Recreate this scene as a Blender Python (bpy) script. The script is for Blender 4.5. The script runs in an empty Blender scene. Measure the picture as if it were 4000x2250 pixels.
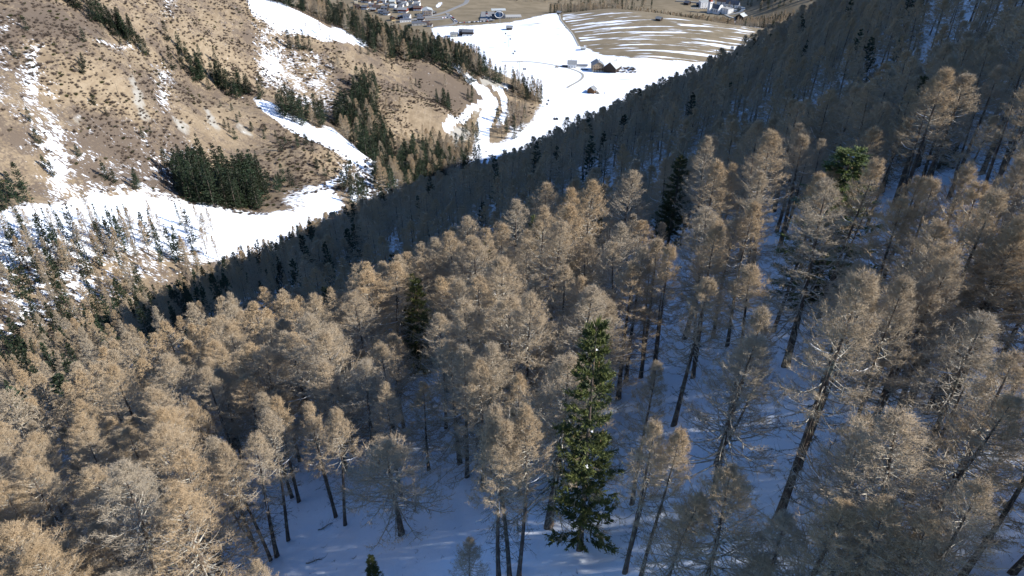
import bpy, math, random
import numpy as np
random.seed(7); RNG = np.random.default_rng(11)
R = math.radians
scene = bpy.context.scene
COL = scene.collection

# ------------------------------------------------------------------ camera
PITCH = 33.0
F = 2666.7            # focal length in pixels of a 4000 px wide frame
cam_d = bpy.data.cameras.new('camera'); cam = bpy.data.objects.new('camera', cam_d); COL.objects.link(cam)
cam_d.sensor_width = 36.0; cam_d.lens = 24.0; cam_d.clip_start = 0.5; cam_d.clip_end = 9000
cam.location = (0, 0, 0); cam.rotation_euler = (R(90 - PITCH), 0, 0)
scene.camera = cam

# ------------------------------------------------------------------ light
SUN_EL, SUN_AZ = 34.0, 101.0          # azimuth clockwise from +Y (the viewing direction)
world = bpy.data.worlds.new('World'); scene.world = world; world.use_nodes = True
wn = world.node_tree; wn.nodes.clear()
wo = wn.nodes.new('ShaderNodeOutputWorld'); wb = wn.nodes.new('ShaderNodeBackground')
sky = wn.nodes.new('ShaderNodeTexSky'); sky.sky_type = 'NISHITA'; sky.sun_disc = False
sky.sun_elevation = R(SUN_EL); sky.sun_rotation = R(SUN_AZ); sky.altitude = 1800; sky.air_density = 1.0; sky.dust_density = 0.1; sky.ozone_density = 6.0
wb.inputs['Strength'].default_value = 0.15
hs = wn.nodes.new('ShaderNodeHueSaturation'); hs.inputs['Saturation'].default_value = 1.06
wn.links.new(sky.outputs[0], hs.inputs['Color']); wn.links.new(hs.outputs[0], wb.inputs[0]); wn.links.new(wb.outputs[0], wo.inputs[0])
sd = bpy.data.lights.new('sun', 'SUN'); sd.energy = 4.9; sd.angle = R(0.53); sd.color = (1.0, 0.965, 0.92)
sun = bpy.data.objects.new('sun', sd); COL.objects.link(sun)
sun.rotation_euler = (R(90 - SUN_EL), 0, R(180 - SUN_AZ)); sun.location = (200, 0, 300)
vs = scene.view_settings
scene.display_settings.display_device = 'sRGB'
vs.view_transform = 'Standard'; vs.look = 'None'; vs.exposure = 0.68; vs.gamma = 1.0; vs.use_curve_mapping = False
scene.cycles.max_bounces = 4; scene.cycles.diffuse_bounces = 3; scene.cycles.glossy_bounces = 2
scene.cycles.transparent_max_bounces = 4; scene.cycles.use_adaptive_sampling = True; scene.cycles.adaptive_threshold = 0.02

# ------------------------------------------------------------------ pixel <-> world helpers
CP, SP = math.cos(R(PITCH)), math.sin(R(PITCH))
def ray(u, v):
    x = u - 2000.0; q = 1125.0 - v
    y = F * CP + q * SP; z = -F * SP + q * CP
    n = math.hypot(x, y)
    return x / n, y / n, z / n          # per metre of horizontal range
def project(x, y, z):
    d = y * CP - z * SP
    return 2000 + F * x / d, 1125 - F * (y * SP + z * CP) / d, d

# ------------------------------------------------------------------ terrain as a height function
def tps_fit(P, V, lam=1e-4):
    n = len(P); d2 = ((P[:, None] - P[None]) ** 2).sum(-1)
    K = np.where(d2 > 0, d2 * np.log(np.maximum(d2, 1e-12)) * .5, 0) + lam * np.eye(n)
    Q = np.hstack([np.ones((n, 1)), P]); A = np.zeros((n + 3, n + 3))
    A[:n, :n] = K; A[:n, n:] = Q; A[n:, :n] = Q.T
    return np.linalg.solve(A, np.concatenate([V, np.zeros(3)]))
CTRL_PIX = [  # (pixel u, pixel v, horizontal range) of ground seen in the photograph
 (-300,860,352),(0,870,340),(400,850,360),(800,835,385),(1050,825,398),(1300,850,395),(1420,700,490),(1560,645,555),(1750,620,600),(1950,600,625),
 (2130,400,788),(2350,270,945),(2300,350,832),(2250,100,1200),(1900,75,1290),(1700,30,1440),(1500,60,1385),(2611,58,1300),(2400,36,1345),(2800,88,1290),(2940,107,1275),
 (2200,200,1040),(2600,150,1110),(2500,235,970),
 (0,0,545),(0,400,432),(0,750,365),(500,600,440),(500,300,512),(500,0,622),(250,400,462),(250,150,520),(-250,200,470),(-250,600,395),(250,780,378),(600,740,405),
 (930,0,742),(1000,300,640),(1000,560,520),(900,780,425),(1300,110,760),(1300,250,700),(1350,470,600),(1450,610,560),(1600,330,720),(1750,250,800),(1750,450,670),
 (1900,320,792),(1850,520,680),(2050,370,795),(1500,180,790),(1100,50,752),(560,200,585),(750,330,590),(950,450,548),(1180,590,490),(1150,350,655),(1100,200,702),(1350,560,548),
 (800,100,672),(800,600,478),(1150,700,462),(1350,740,450),(1950,480,705),(1700,560,620)]
CTRL_PLAN = [  # (azimuth deg, range, height) of ground the photograph hides or leaves out
 (-22,900,-160),(-17,930,-190),(-10,1010,-256),(-27,900,-128),(-33,800,-95),(-42,720,-50),(-55,560,-20),(-60,400,-110),(-12,1150,-268),(-25,1400,-268),(-20,1250,-271),(-38,1300,-200),
 (-15,1650,-276),(-8,1700,-277),(0,1700,-277),(-20,1900,-268),(0,2300,-215),(-12,2400,-200),(0,2900,-90),
 (6,1395,-275),(9,1390,-278),(13,1375,-281),(17,1380,-285),(10,1480,-284),(14,1480,-286),(17,1480,-286),(13,1560,-285),(16,1545,-287),(17.5,1600,-268),(18.6,1445,-286),(19.2,1510,-262),(20.5,1570,-225),(23,1440,-255),(10,1760,-268),(15,1760,-215),(22,1700,-190),(10,2100,-110),(18,2100,-40),(25,2100,0),(14,2900,160),(25,2900,260),
 (4,760,-253),(10,850,-254),(15,900,-256),(20,1050,-268),(26,1200,-278),(15,700,-256),(22,800,-265),(35,900,-285),(45,700,-290),(60,500,-300),(80,400,-300),
 (-60,260,-200),(-45,220,-185),(-25,250,-215),(0,300,-250),(25,400,-268),(-40,120,-190),(0,120,-240),(40,150,-260),(75,120,-260),(-45,50,-190),(0,50,-240),(45,50,-250),(0,12,-240),(-60,12,-220),(60,12,-250),
 (70,800,-320),(70,2000,-320),(90,500,-320),(110,500,-320),(110,1500,-320),(90,3600,-320),(110,3600,-320),(45,1500,-310),(45,3600,-250),(-80,600,-60),(-80,2000,-100),(-55,2000,-100),(-80,250,-230),(100,12,-250),(-80,12,-230),(100,120,-280)]
_P, _V = [], []
for u, v, r in CTRL_PIX:
    a, b, c = ray(u, v); _P.append((math.atan2(a, b), math.log(r))); _V.append(c)
for az, r, z in CTRL_PLAN:
    _P.append((R(az), math.log(r))); _V.append(z / r)
_P = np.array(_P); _W = tps_fit(_P, np.array(_V))
def z_rest(x, y):
    x = np.asarray(x, float); y = np.asarray(y, float); sh = x.shape; x = x.ravel(); y = y.ravel()
    r = np.maximum(np.hypot(x, y), 4.0); q = np.stack([np.arctan2(x, y), np.log(r)], 1); out = np.empty(len(r))
    for i in range(0, len(r), 40000):
        d2 = ((q[i:i+40000, None] - _P[None]) ** 2).sum(-1)
        k = d2 * np.log(np.maximum(d2, 1e-12)) * .5
        out[i:i+40000] = k @ _W[:-3] + _W[-3] + q[i:i+40000] @ _W[-2:]
    return (out * r).reshape(sh)
def sstep(t, a, b):
    t = np.clip((t - a) / (b - a), 0, 1); return t * t * (3 - 2 * t)
def softplus(t, k):
    return k * np.logaddexp(0, t / k)
def z_near(x, y):
    z = -38.4 + .38 * x - .30 * y
    s = (x + 12) * -.578 + (y - 600) * .815
    rr = np.hypot(x, y); azd = np.degrees(np.arctan2(x, y)); r0 = 185 + 8 * np.clip(azd, 0, 30)
    z = z - 49 * sstep(rr, r0, r0 + 455) * sstep(azd, -14, -2) * sstep(-azd, -40, -22) - 22 * sstep(s, -320, 0) * (1 - sstep(azd, -14, -2)) - .85 * softplus(s, 12)
    g = y - (112 + .12 * x)                                    # the gully beyond the first spur
    z = z - 11 * np.exp(-((g - 42) / 34.0) ** 2) * sstep(x, -120, -20)
    z = z + 7 * np.exp(-((y - .42 * x - 330) / 60.0) ** 2) * sstep(azd, 14, 24)      # second spur
    # mountain flank added out of frame at right, crest shaped to shade the slope
    z = z + SHADE_RIDGE * softplus(x - (60 + .28 * np.maximum(y, 0)), 14) * sstep(y, 55, 84)
    crest = np.interp(y, [30, 100, 146, 230, 300, 400, 510, 600, 700, 850, 1200], [215, 212, 184, 166, 150, 108, 50, -30, -110, -190, -260])
    return -6 * np.logaddexp(-z / 6, -crest / 6)
SHADE_RIDGE = .52
def _hash(i, j, s):
    h = (i.astype(np.int64) * 374761393 + j.astype(np.int64) * 668265263 + s * 982451653) & 0x7fffffff
    h = ((h ^ (h >> 13)) * 1274126177) & 0x7fffffff
    return ((h ^ (h >> 16)) & 0xffff) / 65535.0
def vnoise(x, y, s=0):
    i = np.floor(x); j = np.floor(y); a = x - i; b = y - j; a = a*a*(3-2*a); b = b*b*(3-2*b)
    return (_hash(i, j, s)*(1-a)+_hash(i+1, j, s)*a)*(1-b) + (_hash(i, j+1, s)*(1-a)+_hash(i+1, j+1, s)*a)*b
def fbm(x, y, s=0, o=4):
    t = 0; amp = .5
    for k in range(o):
        t = t + amp * (vnoise(x, y, s + k) - .5); x = x * 2.03 + 17; y = y * 2.03 + 9; amp *= .5
    return t
def ground(x, y, detail=True):
    x = np.asarray(x, float); y = np.asarray(y, float)
    a = z_near(x, y); b = z_rest(x, y); k = 5.0
    z = k * np.logaddexp(a / k, b / k)
    if detail:
        r = np.hypot(x, y); w = sstep(a - b, -30, 10)
        hill = (1 - w) * sstep(900 - r, -60, 160) * sstep(b + 255, 4, 40)
        dn, ac = .82 * x - .57 * y, .57 * x + .82 * y
        z = z + hill * 7 * fbm(ac / 17, dn / 85, 15, 3)
        z = z + hill * (11 * fbm(x / 45, y / 45, 3) + 3.0 * fbm(x / 11, y / 11, 5, 3)) + w * (2.5 * fbm(x / 30, y / 30, 8) + 1.0 * fbm(x / 4.5, y / 4.5, 12, 3) + .16 * fbm(x / 1.1, y / 1.1, 13, 2))
        z = z + (1 - w) * (1 - hill) * 1.0 * fbm(x / 60, y / 60, 4)
    return z
def hit(u, v, lift=0.0, surf=None, r0=6, r1=3200):
    a, b, c = ray(u, v); r = np.geomspace(r0, r1, 1800); f = surf or ground
    d = f(a * r, b * r) + lift - c * r
    k = np.argmax(d > 0)
    if not (d > 0).any(): k = len(r) - 1
    if k: t = d[k-1] / (d[k-1] - d[k]); rr = r[k-1] + (r[k] - r[k-1]) * t
    else: rr = r[0]
    x, y = a * rr, b * rr
    return float(x), float(y), float(f(np.array([x]), np.array([y]))[0])
def hit_rest(u, v): return hit(u, v, 0, z_rest)
def gz(x, y): return float(ground(np.array([x]), np.array([y]))[0])

# ------------------------------------------------------------------ object helpers
def tag(o, label=None, cat=None, group=None, kind=None):
    if label: o['label'] = label
    if cat: o['category'] = cat
    if group: o['group'] = group
    if kind: o['kind'] = kind
    return o
def empty(name, loc, rz=0, **k):
    o = bpy.data.objects.new(name, None); COL.objects.link(o); o.location = loc; o.rotation_euler = (0, 0, rz)
    o.empty_display_size = .3
    return tag(o, **k)
def link(name, mesh, parent=None, **k):
    o = bpy.data.objects.new(name, mesh); COL.objects.link(o)
    if parent: o.parent = parent
    return tag(o, **k)
class MB:
    """gathers vertices, faces, a material slot per face and one number per vertex (tint)"""
    def __init__(s): s.v = []; s.f = []; s.m = []; s.t = []; s.n = 0
    def add(s, v, f, m=0, t=0.0):
        v = np.asarray(v, float).reshape(-1, 3); s.v.append(v); k = s.n; s.n += len(v)
        s.t.append(np.full(len(v), t) if np.isscalar(t) else np.asarray(t, float))
        for q in f: s.f.append([i + k for i in q]); s.m.append(m)
    def box(s, c, d, rz=0, m=0, t=0.0):
        cx, cy, cz = c; hx, hy, hz = d[0]/2, d[1]/2, d[2]/2; ca, sa = math.cos(rz), math.sin(rz); v = []
        for z in (-hz, hz):
            for x, y in ((-hx,-hy),(hx,-hy),(hx,hy),(-hx,hy)): v.append((cx + x*ca - y*sa, cy + x*sa + y*ca, cz + z))
        s.add(v, [(3,2,1,0),(4,5,6,7),(0,1,5,4),(1,2,6,5),(2,3,7,6),(3,0,4,7)], m, t)
    def tube(s, pts, rad, n=6, m=0, t=0.0, cap=True):
        pts = np.asarray(pts, float); k = len(pts); rad = np.broadcast_to(np.asarray(rad, float), (k,)); v = []
        d = np.gradient(pts, axis=0)
        for i in range(k):
            w = d[i] / (np.linalg.norm(d[i]) + 1e-9); a = np.cross(w, (0, 0, 1) if abs(w[2]) < .9 else (1, 0, 0)); a /= np.linalg.norm(a); b = np.cross(w, a)
            for j in range(n):
                th = 2 * math.pi * j / n; v.append(pts[i] + rad[i] * (a * math.cos(th) + b * math.sin(th)))
        f = [(i*n+j, i*n+(j+1) % n, (i+1)*n+(j+1) % n, (i+1)*n+j) for i in range(k-1) for j in range(n)]
        if cap: f.append(tuple(range((k-1)*n, k*n))); f.append(tuple(range(n-1, -1, -1)))
        tt = t if np.isscalar(t) else np.repeat(t, n)
        s.add(v, f, m, tt)
    def mesh(s, name, mats, smooth=False):
        me = bpy.data.meshes.new(name); V = np.concatenate(s.v) if s.v else np.zeros((0, 3))
        me.from_pydata(V.tolist(), [], s.f)
        for m in (mats if isinstance(mats, (list, tuple)) else [mats]): me.materials.append(m)
        if len(me.polygons):
            me.polygons.foreach_set('material_index', s.m)
            if smooth: me.polygons.foreach_set('use_smooth', [True] * len(me.polygons))
        at = me.attributes.new('tint', 'FLOAT', 'POINT'); at.data.foreach_set('value', np.concatenate(s.t) if s.t else [])
        me.update(); return me
    def build(s, name, mats, parent=None, smooth=False, **k):
        return link(name, s.mesh(name, mats, smooth), parent, **k)
def tri_mesh(name, V, Fc, tint, mats, mi=None):
    """large triangle soups from arrays"""
    me = bpy.data.meshes.new(name); nv, nf = len(V), len(Fc)
    me.vertices.add(nv); me.vertices.foreach_set('co', V.astype(np.float32).ravel())
    me.loops.add(nf * 3); me.loops.foreach_set('vertex_index', Fc.astype(np.int32).ravel())
    me.polygons.add(nf); me.polygons.foreach_set('loop_start', np.arange(0, nf * 3, 3, dtype=np.int32))
    for m in (mats if isinstance(mats, (list, tuple)) else [mats]): me.materials.append(m)
    if mi is not None: me.polygons.foreach_set('material_index', np.asarray(mi, np.int32))
    at = me.attributes.new('tint', 'FLOAT', 'POINT'); at.data.foreach_set('value', tint.astype(np.float32))
    me.update(calc_edges=True); return me

# ------------------------------------------------------------------ materials
def mat(name):
    m = bpy.data.materials.new(name); m.use_nodes = True; t = m.node_tree; t.nodes.clear()
    o = t.nodes.new('ShaderNodeOutputMaterial'); b = t.nodes.new('ShaderNodeBsdfPrincipled')
    b.inputs['Specular IOR Level'].default_value = .2; b.inputs['Roughness'].default_value = .85
    t.links.new(b.outputs[0], o.inputs[0]); return m, t, b
def N(t, typ, **k):
    n = t.nodes.new(typ)
    for a, b in k.items():
        if hasattr(n, a): setattr(n, a, b)
        else: n.inputs[a.replace('_', ' ')].default_value = b
    return n
def noise(t, vec, scale, detail=4, rough=.55):
    n = N(t, 'ShaderNodeTexNoise'); n.inputs['Scale'].default_value = scale; n.inputs['Detail'].default_value = detail; n.inputs['Roughness'].default_value = rough
    if vec is not None: t.links.new(vec, n.inputs['Vector'])
    return n.outputs['Fac']
def math_(t, op, a, b=None, c=None, clamp=False):
    n = N(t, 'ShaderNodeMath', operation=op); n.use_clamp = clamp
    for i, q in enumerate((a, b, c)):
        if q is None: continue
        if isinstance(q, (int, float)): n.inputs[i].default_value = q
        else: t.links.new(q, n.inputs[i])
    return n.outputs[0]
def mixc(t, f, a, b):
    n = N(t, 'ShaderNodeMix', data_type='RGBA')
    for q, k in ((f, 0), (a, 6), (b, 7)):
        if isinstance(q, (int, float)): n.inputs[k].default_value = q
        elif isinstance(q, tuple): n.inputs[k].default_value = (*q, 1)
        else: t.links.new(q, n.inputs[k])
    return n.outputs[2]
def ramp(t, f, lo, hi):
    n = N(t, 'ShaderNodeMapRange', interpolation_type='SMOOTHSTEP'); t.links.new(f, n.inputs[0]); n.inputs[1].default_value = lo; n.inputs[2].default_value = hi
    return n.outputs[0]
def attr(t, name):
    n = N(t, 'ShaderNodeAttribute'); n.attribute_name = name; return n.outputs['Fac']
def pos(t): return N(t, 'ShaderNodeNewGeometry').outputs['Position']
def plain(name, c, var=.25, scale=2.0, rough=.85, c2=None):
    m, t, b = mat(name); tc = N(t, 'ShaderNodeTexCoord').outputs['Object']; n = noise(t, tc, scale)
    d = c2 or tuple(x * (1 - var) for x in c)
    t.links.new(mixc(t, n, d, c), b.inputs['Base Color']); b.inputs['Roughness'].default_value = rough
    return m
def mapping(t, vec, sc, rot=0.0):
    n = N(t, 'ShaderNodeMapping'); n.inputs['Scale'].default_value = sc; n.inputs['Rotation'].default_value = (0, 0, rot); t.links.new(vec, n.inputs['Vector']); return n.outputs[0]
# ------------------------------------------------------------------ ground sheet and its cover
def world_poly(pix): return np.array([hit_rest(u, v)[:2] for u, v in pix])
def in_poly(P, x, y):
    c = np.zeros(x.shape, bool); n = len(P); j = n - 1
    for i in range(n):
        xi, yi = P[i]; xj, yj = P[j]
        if yi != yj: c ^= ((yi > y) != (yj > y)) & (x < (xj - xi) * (y - yi) / (yj - yi) + xi)
        j = i
    return c
def dist_line(P, x, y, closed=False):
    d = np.full(x.shape, 1e9); Q = list(P) + ([P[0]] if closed else [])
    for a, b in zip(Q[:-1], Q[1:]):
        ax, ay = a; dx, dy = b[0] - ax, b[1] - ay; L = dx*dx + dy*dy + 1e-9
        t = np.clip(((x - ax) * dx + (y - ay) * dy) / L, 0, 1)
        d = np.minimum(d, np.hypot(x - ax - t * dx, y - ay - t * dy))
    return d
azs = np.concatenate([np.linspace(-80, -56, 25)[:-1], np.linspace(-56, 56, 620), np.linspace(56, 105, 40)[1:]])
rs = np.geomspace(5, 3600, 560)
AA, RR = np.meshgrid(np.radians(azs), rs)
GX, GY = RR * np.sin(AA), RR * np.cos(AA)
GZ = ground(GX, GY)
nr, na = GX.shape
snow = np.zeros_like(GX); stripe = np.zeros_like(GX); meadow = np.zeros_like(GX); scree = np.zeros_like(GX); brush = np.zeros_like(GX)
nearw = sstep(z_near(GX, GY) - z_rest(GX, GY), -6, 4)
def paint(arr, pix, val, soft=6.0):
    P = world_poly(pix); lo = P.min(0) - 3 * soft; hi = P.max(0) + 3 * soft
    m = (GX > lo[0]) & (GX < hi[0]) & (GY > lo[1]) & (GY < hi[1])
    x, y = GX[m], GY[m]; d = dist_line(P, x, y, True); s = np.where(in_poly(P, x, y), d, -d)
    w = sstep(s, -soft, soft); arr[m] = arr[m] * (1 - w) + val * w
def stroke(arr, pix, width, val, soft=1.5):
    P = world_poly(pix); lo = P.min(0) - width - 9; hi = P.max(0) + width + 9
    m = (GX > lo[0]) & (GX < hi[0]) & (GY > lo[1]) & (GY < hi[1])
    d = dist_line(P, GX[m], GY[m]); w = 1 - sstep(d, width / 2 - soft, width / 2 + soft); arr[m] = arr[m] * (1 - w) + val * w
# the left hillside: a trace of snow everywhere, brush in the hollows
hillw = sstep(z_rest(GX, GY) + 258, 6, 24) * (RR < 1000)
snow += .25 * hillw + .1 * (1 - hillw); brush += .5 * hillw
meadow[:] = (1 - hillw)
# bottom of the valley and field
paint(snow, [(1690,108),(1850,100),(1990,90),(2110,62),(2170,52),(2200,85),(2240,135),(2280,185),(2350,215),(2500,232),(2700,245),(2950,250),(2950,420),(2500,560),(2150,680),(1900,700),(1840,640),(1890,560),(1960,560),(2040,520),(2080,480),(2125,400),(2040,325),(1900,262),(1790,205),(1700,150)], 1.08, 12)
paint(stripe, [(2050,60),(2170,40),(2350,36),(2600,55),(2800,88),(2960,108),(2960,246),(2700,243),(2500,230),(2350,215),(2260,190),(2180,150),(2080,130),(1980,95)], 1.0, 12)
paint(snow, [(2180,55),(2350,45),(2600,65),(2800,95),(2960,112),(2960,240),(2700,238),(2500,226),(2340,206),(2270,170),(2220,110)], .40, 14)
paint(snow, [(1960,95),(2160,55),(2190,90),(2230,140),(2180,150),(2080,130)], .70, 10)
paint(snow, [(2330,220),(2500,232),(2700,245),(2700,262),(2500,260),(2360,240)], .74, 5)
paint(stripe, [(2220,300),(2330,285),(2500,300),(2520,360),(2300,365),(2230,335)], 1.0, 6)
paint(snow, [(2260,300),(2330,288),(2500,300),(2520,345),(2300,340)], .70, 6)
paint(snow, [(2140,255),(2350,280),(2480,300),(2560,298),(2480,262),(2250,258)], .76, 5)
# stream bed at the foot of the hill
paint(snow, [(-200,830),(0,825),(170,800),(330,735),(480,728),(640,775),(800,795),(1000,825),(1160,832),(1240,770),(1290,750),(1345,830),(1330,900),(1200,960),(600,1010),(0,1010),(-200,1010)], 1.35, 7)
paint(snow, [(330,735),(470,690),(640,740),(800,795),(640,800),(480,770)], .66, 7)
paint(snow, [(1090,800),(1180,745),(1260,740),(1270,800),(1200,840)], .62, 6)
paint(snow, [(60,830),(200,850),(190,880),(80,870)], .4, 4)
paint(snow, [(-250,985),(200,985),(480,965),(760,940),(900,950),(560,1150),(200,1300),(-250,1400)], .50, 8)
# snow chutes on the hill
paint(snow, [(110,165),(155,165),(165,300),(130,420),(90,430),(80,330)], .66, 6)
paint(snow, [(80,400),(200,350),(215,450),(170,520),(90,480)], .52, 9)
paint(snow, [(150,520),(255,480),(260,600),(290,740),(200,760),(165,680)], .70, 9)
paint(snow, [(610,270),(665,270),(668,400),(620,440),(610,350)], .60, 6)
paint(snow, [(400,170),(560,180),(540,205),(400,195)], .5, 5)
paint(snow, [(560,560),(760,560),(700,700),(640,740),(600,660)], .52, 14)
paint(snow, [(640,-20),(680,-20),(668,90),(650,92)], .62, 6)
paint(snow, [(270,560),(560,640),(640,760),(400,735),(300,700)], .44, 14)
paint(snow, [(330,480),(560,470),(560,560),(330,560)], .36, 16)
paint(snow, [(-60,60),(40,60),(60,400),(-60,420)], .42, 12)
# ski run and the broken snow below it
paint(snow, [(900,-60),(1000,-60),(1120,38),(1200,75),(1290,112),(1430,150),(1430,170),(1320,158),(1220,145),(1150,128),(1060,100),(985,48)], 1.4, 5)
paint(snow, [(955,40),(1060,95),(1130,170),(1180,190),(1290,240),(1330,330),(1310,440),(1230,440),(1090,380),(1020,330),(1015,220),(1000,110)], .49, 9)
paint(snow, [(1015,180),(1080,200),(1090,290),(1040,330),(1015,300)], .62, 8)
paint(snow, [(1000,395),(1080,425),(1130,455),(1245,510),(1300,515),(1370,555),(1440,622),(1420,650),(1330,612),(1210,550),(1120,500),(1040,440)], 1.35, 4)
paint(snow, [(1330,640),(1430,620),(1560,690),(1560,730),(1400,800),(1330,760)], .62, 8)
stroke(snow, [(1460,625),(1390,655),(1340,700),(1270,745)], 6, .95)
stroke(snow, [(1560,720),(1480,750),(1400,790)], 10, .95)
paint(snow, [(1570,620),(1700,610),(1870,590),(1870,640),(1570,680)], .62, 8)
paint(snow, [(1500,135),(1560,150),(1700,180),(1740,200),(1600,165),(1500,150)], .9, 4)
paint(meadow, [(1880,270),(2130,385),(2080,480),(2000,540),(1900,600),(1880,480)], 0.0, 10)
paint(snow, [(1990,480),(2085,480),(2020,540),(1960,560)], .55, 8)
paint(scree, [(1870,310),(1900,298),(1985,325),(1990,340),(1930,345),(1885,335)], .9, 4)
paint(scree, [(1745,515),(1840,500),(1850,540),(1790,590),(1760,560)], .75, 5)
paint(scree, [(1800,440),(1900,390),(1905,440),(1890,480)], .5, 6)
for q in ([(505,255),(545,330),(600,480),(560,490),(520,420)],[(660,430),(740,470),(750,520),(690,500)],[(790,400),(870,500),(860,520),(800,470)],[(910,460),(1000,520),(990,545),(930,510)],[(250,460),(330,440),(330,490),(260,490)],[(1240,870),(1300,860),(1300,890),(1240,900)]):
    paint(scree, q, .8, 6)
for q in ([(300,470),(560,480),(760,620),(700,720),(500,720),(300,650)],[(-50,20),(250,60),(420,120),(330,180),(150,160),(-50,300)],[(1650,290),(1850,330),(1850,420),(1700,400)],[(1960,390),(2060,400),(2080,480),(1990,520)]):
    paint(brush, q, .85, 18)
for q in ([(200,250),(420,290),(560,420),(420,440),(250,340)],[(700,120),(900,180),(980,330),(840,300)],[(1480,420),(1680,420),(1720,520),(1600,540)]):
    paint(brush, q, .12, 20)
# tracks and roads packed with snow
stroke(snow, [(1882,350),(1923,397),(1907,447),(1886,497),(1878,560),(1880,640)], 13, 1.5)
stroke(snow, [(1948,348),(1969,389),(1977,447),(1948,484)], 6, 1.5)
stroke(snow, [(1907,395),(1837,426),(1783,472),(1741,509)], 5, 1.5)
stroke(snow, [(1780,262),(1812,292),(1860,330),(1885,352)], 8, 1.4)
stroke(snow, [(1900,352),(1948,348),(1985,340)], 4, .85)
stroke(snow, [(370,172),(470,180),(555,205)], 1.5, .7)
stroke(snow, [(0,985),(120,990),(300,1000),(460,960)], 5, .9)
stroke(snow, [(2172,40),(2190,75),(2240,130),(2275,185)], 4, .0); stroke(stripe, [(2172,40),(2190,75),(2240,130),(2275,185)], 4, 0)
# second snow patches round the church hill and the first meadow
paint(snow, [(2860,60),(2950,95),(2990,110),(2900,110)], .50, 6)
paint(snow, [(1700,25),(1720,5),(1730,12),(1712,32)], .8, 4)
snow = np.where((hillw > .5) & (snow > .4) & (snow < .8), snow - .06, snow)
nb = sstep(fbm(GX / 9, GY / 9, 31, 3), -.02, .16)
slope_edge = sstep(z_near(GX, GY) - z_rest(GX, GY), -2, 34)          # open broken snow where the forest meets the stream
left_bank = sstep(-GX - .25 * GY, 5, 45) * sstep(RR, 150, 205)
near_snow = 1 - .62 * left_bank * nb
snow = np.where(nearw > .5, np.clip(near_snow, 0, 1), snow); meadow = np.where(nearw > .5, 0, meadow); stripe = np.where(nearw > .5, 0, stripe)
brush = np.where(nearw > .5, .6, brush); scree = np.where(nearw > .5, 0, scree)

me = bpy.data.meshes.new('ground')
V = np.stack([GX, GY, GZ], -1).reshape(-1, 3); idx = np.arange(nr * na).reshape(nr, na)
Q = np.stack([idx[:-1, :-1], idx[:-1, 1:], idx[1:, 1:], idx[1:, :-1]], -1).reshape(-1, 4)[:, ::-1]
me.vertices.add(len(V)); me.vertices.foreach_set('co', V.astype(np.float32).ravel())
me.loops.add(Q.size); me.loops.foreach_set('vertex_index', Q.astype(np.int32).ravel())
me.polygons.add(len(Q)); me.polygons.foreach_set('loop_start', np.arange(0, Q.size, 4, dtype=np.int32))
me.polygons.foreach_set('use_smooth', np.ones(len(Q), bool)); me.update(calc_edges=True)
for nm, ar in (('snow', snow), ('stripe', stripe), ('meadow', meadow), ('scree', scree), ('brush', brush)):
    me.attributes.new(nm, 'FLOAT', 'POINT').data.foreach_set('value', ar.astype(np.float32).ravel())
m, t, b = mat('ground_cover'); P = pos(t)
nbig = noise(t, P, .035, 5, .6); nmid = noise(t, P, .13, 8, .68); nfine = noise(t, P, .7, 5, .7); ngrain = noise(t, P, 3.0, 3, .6)
# downhill streaks on the grass slope
stk = noise(t, mapping(t, P, (.9, .10, .12), R(38)), .5, 5, .6)
straw = mixc(t, ramp(t, nmid, .3, .72), (.185, .137, .086), (.325, .25, .16))
straw = mixc(t, math_(t, 'MULTIPLY', ramp(t, stk, .45, .75), .5), straw, (.35, .28, .19))
bsel = math_(t, 'ADD', math_(t, 'MULTIPLY', nbig, .7), math_(t, 'MULTIPLY', nfine, .65)); bsel = math_(t, 'ADD', bsel, math_(t, 'MULTIPLY', math_(t, 'SUBTRACT', nmid, .5), .6))
bsel = math_(t, 'ADD', bsel, math_(t, 'MULTIPLY', math_(t, 'SUBTRACT', attr(t, 'brush'), .5), .6))
straw = mixc(t, math_(t, 'MULTIPLY', ramp(t, bsel, .60, .76), .88), straw, mixc(t, ngrain, (.05, .038, .03), (.17, .13, .098)))
mead = mixc(t, ramp(t, nbig, .3, .7), (.165, .132, .083), (.235, .188, .122))
mead = mixc(t, math_(t, 'MULTIPLY', ramp(t, nfine, .5, .8), .35), mead, (.16, .13, .075))
colr = mixc(t, attr(t, 'meadow'), straw, mead)
gravel = mixc(t, nfine, (.25, .235, .20), (.43, .40, .34))
colr = mixc(t, ramp(t, math_(t, 'ADD', attr(t, 'scree'), math_(t, 'MULTIPLY', math_(t, 'SUBTRACT', nmid, .5), .9)), .40, .72), colr, gravel)
# snow patches: stretched along the contours on the meadow, ragged on the hill
sA = math_(t, 'ADD', math_(t, 'MULTIPLY', nmid, .45), math_(t, 'MULTIPLY', noise(t, mapping(t, P, (.8, 2.6, 1.5), R(-25)), .40, 5, .62), .55))
sB = math_(t, 'ADD', math_(t, 'MULTIPLY', noise(t, mapping(t, P, (.010, .085, .0), R(-4)), 1.0, 3, .55), .8), math_(t, 'MULTIPLY', noise(t, mapping(t, P, (.06, .25, .0), R(-4)), 1.0, 4, .6), .2))
sel = N(t, 'ShaderNodeMix', data_type='FLOAT'); t.links.new(attr(t, 'stripe'), sel.inputs[0]); t.links.new(sA, sel.inputs[2]); t.links.new(sB, sel.inputs[3])
sv = math_(t, 'ADD', math_(t, 'MULTIPLY_ADD', attr(t, 'snow'), 1.65, -.325), math_(t, 'MULTIPLY', math_(t, 'SUBTRACT', sel.outputs[0], .5), 2.7))
sf = ramp(t, sv, .40, .60)
snowc = mixc(t, nmid, (.80, .85, .91), (.86, .89, .925))
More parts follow.
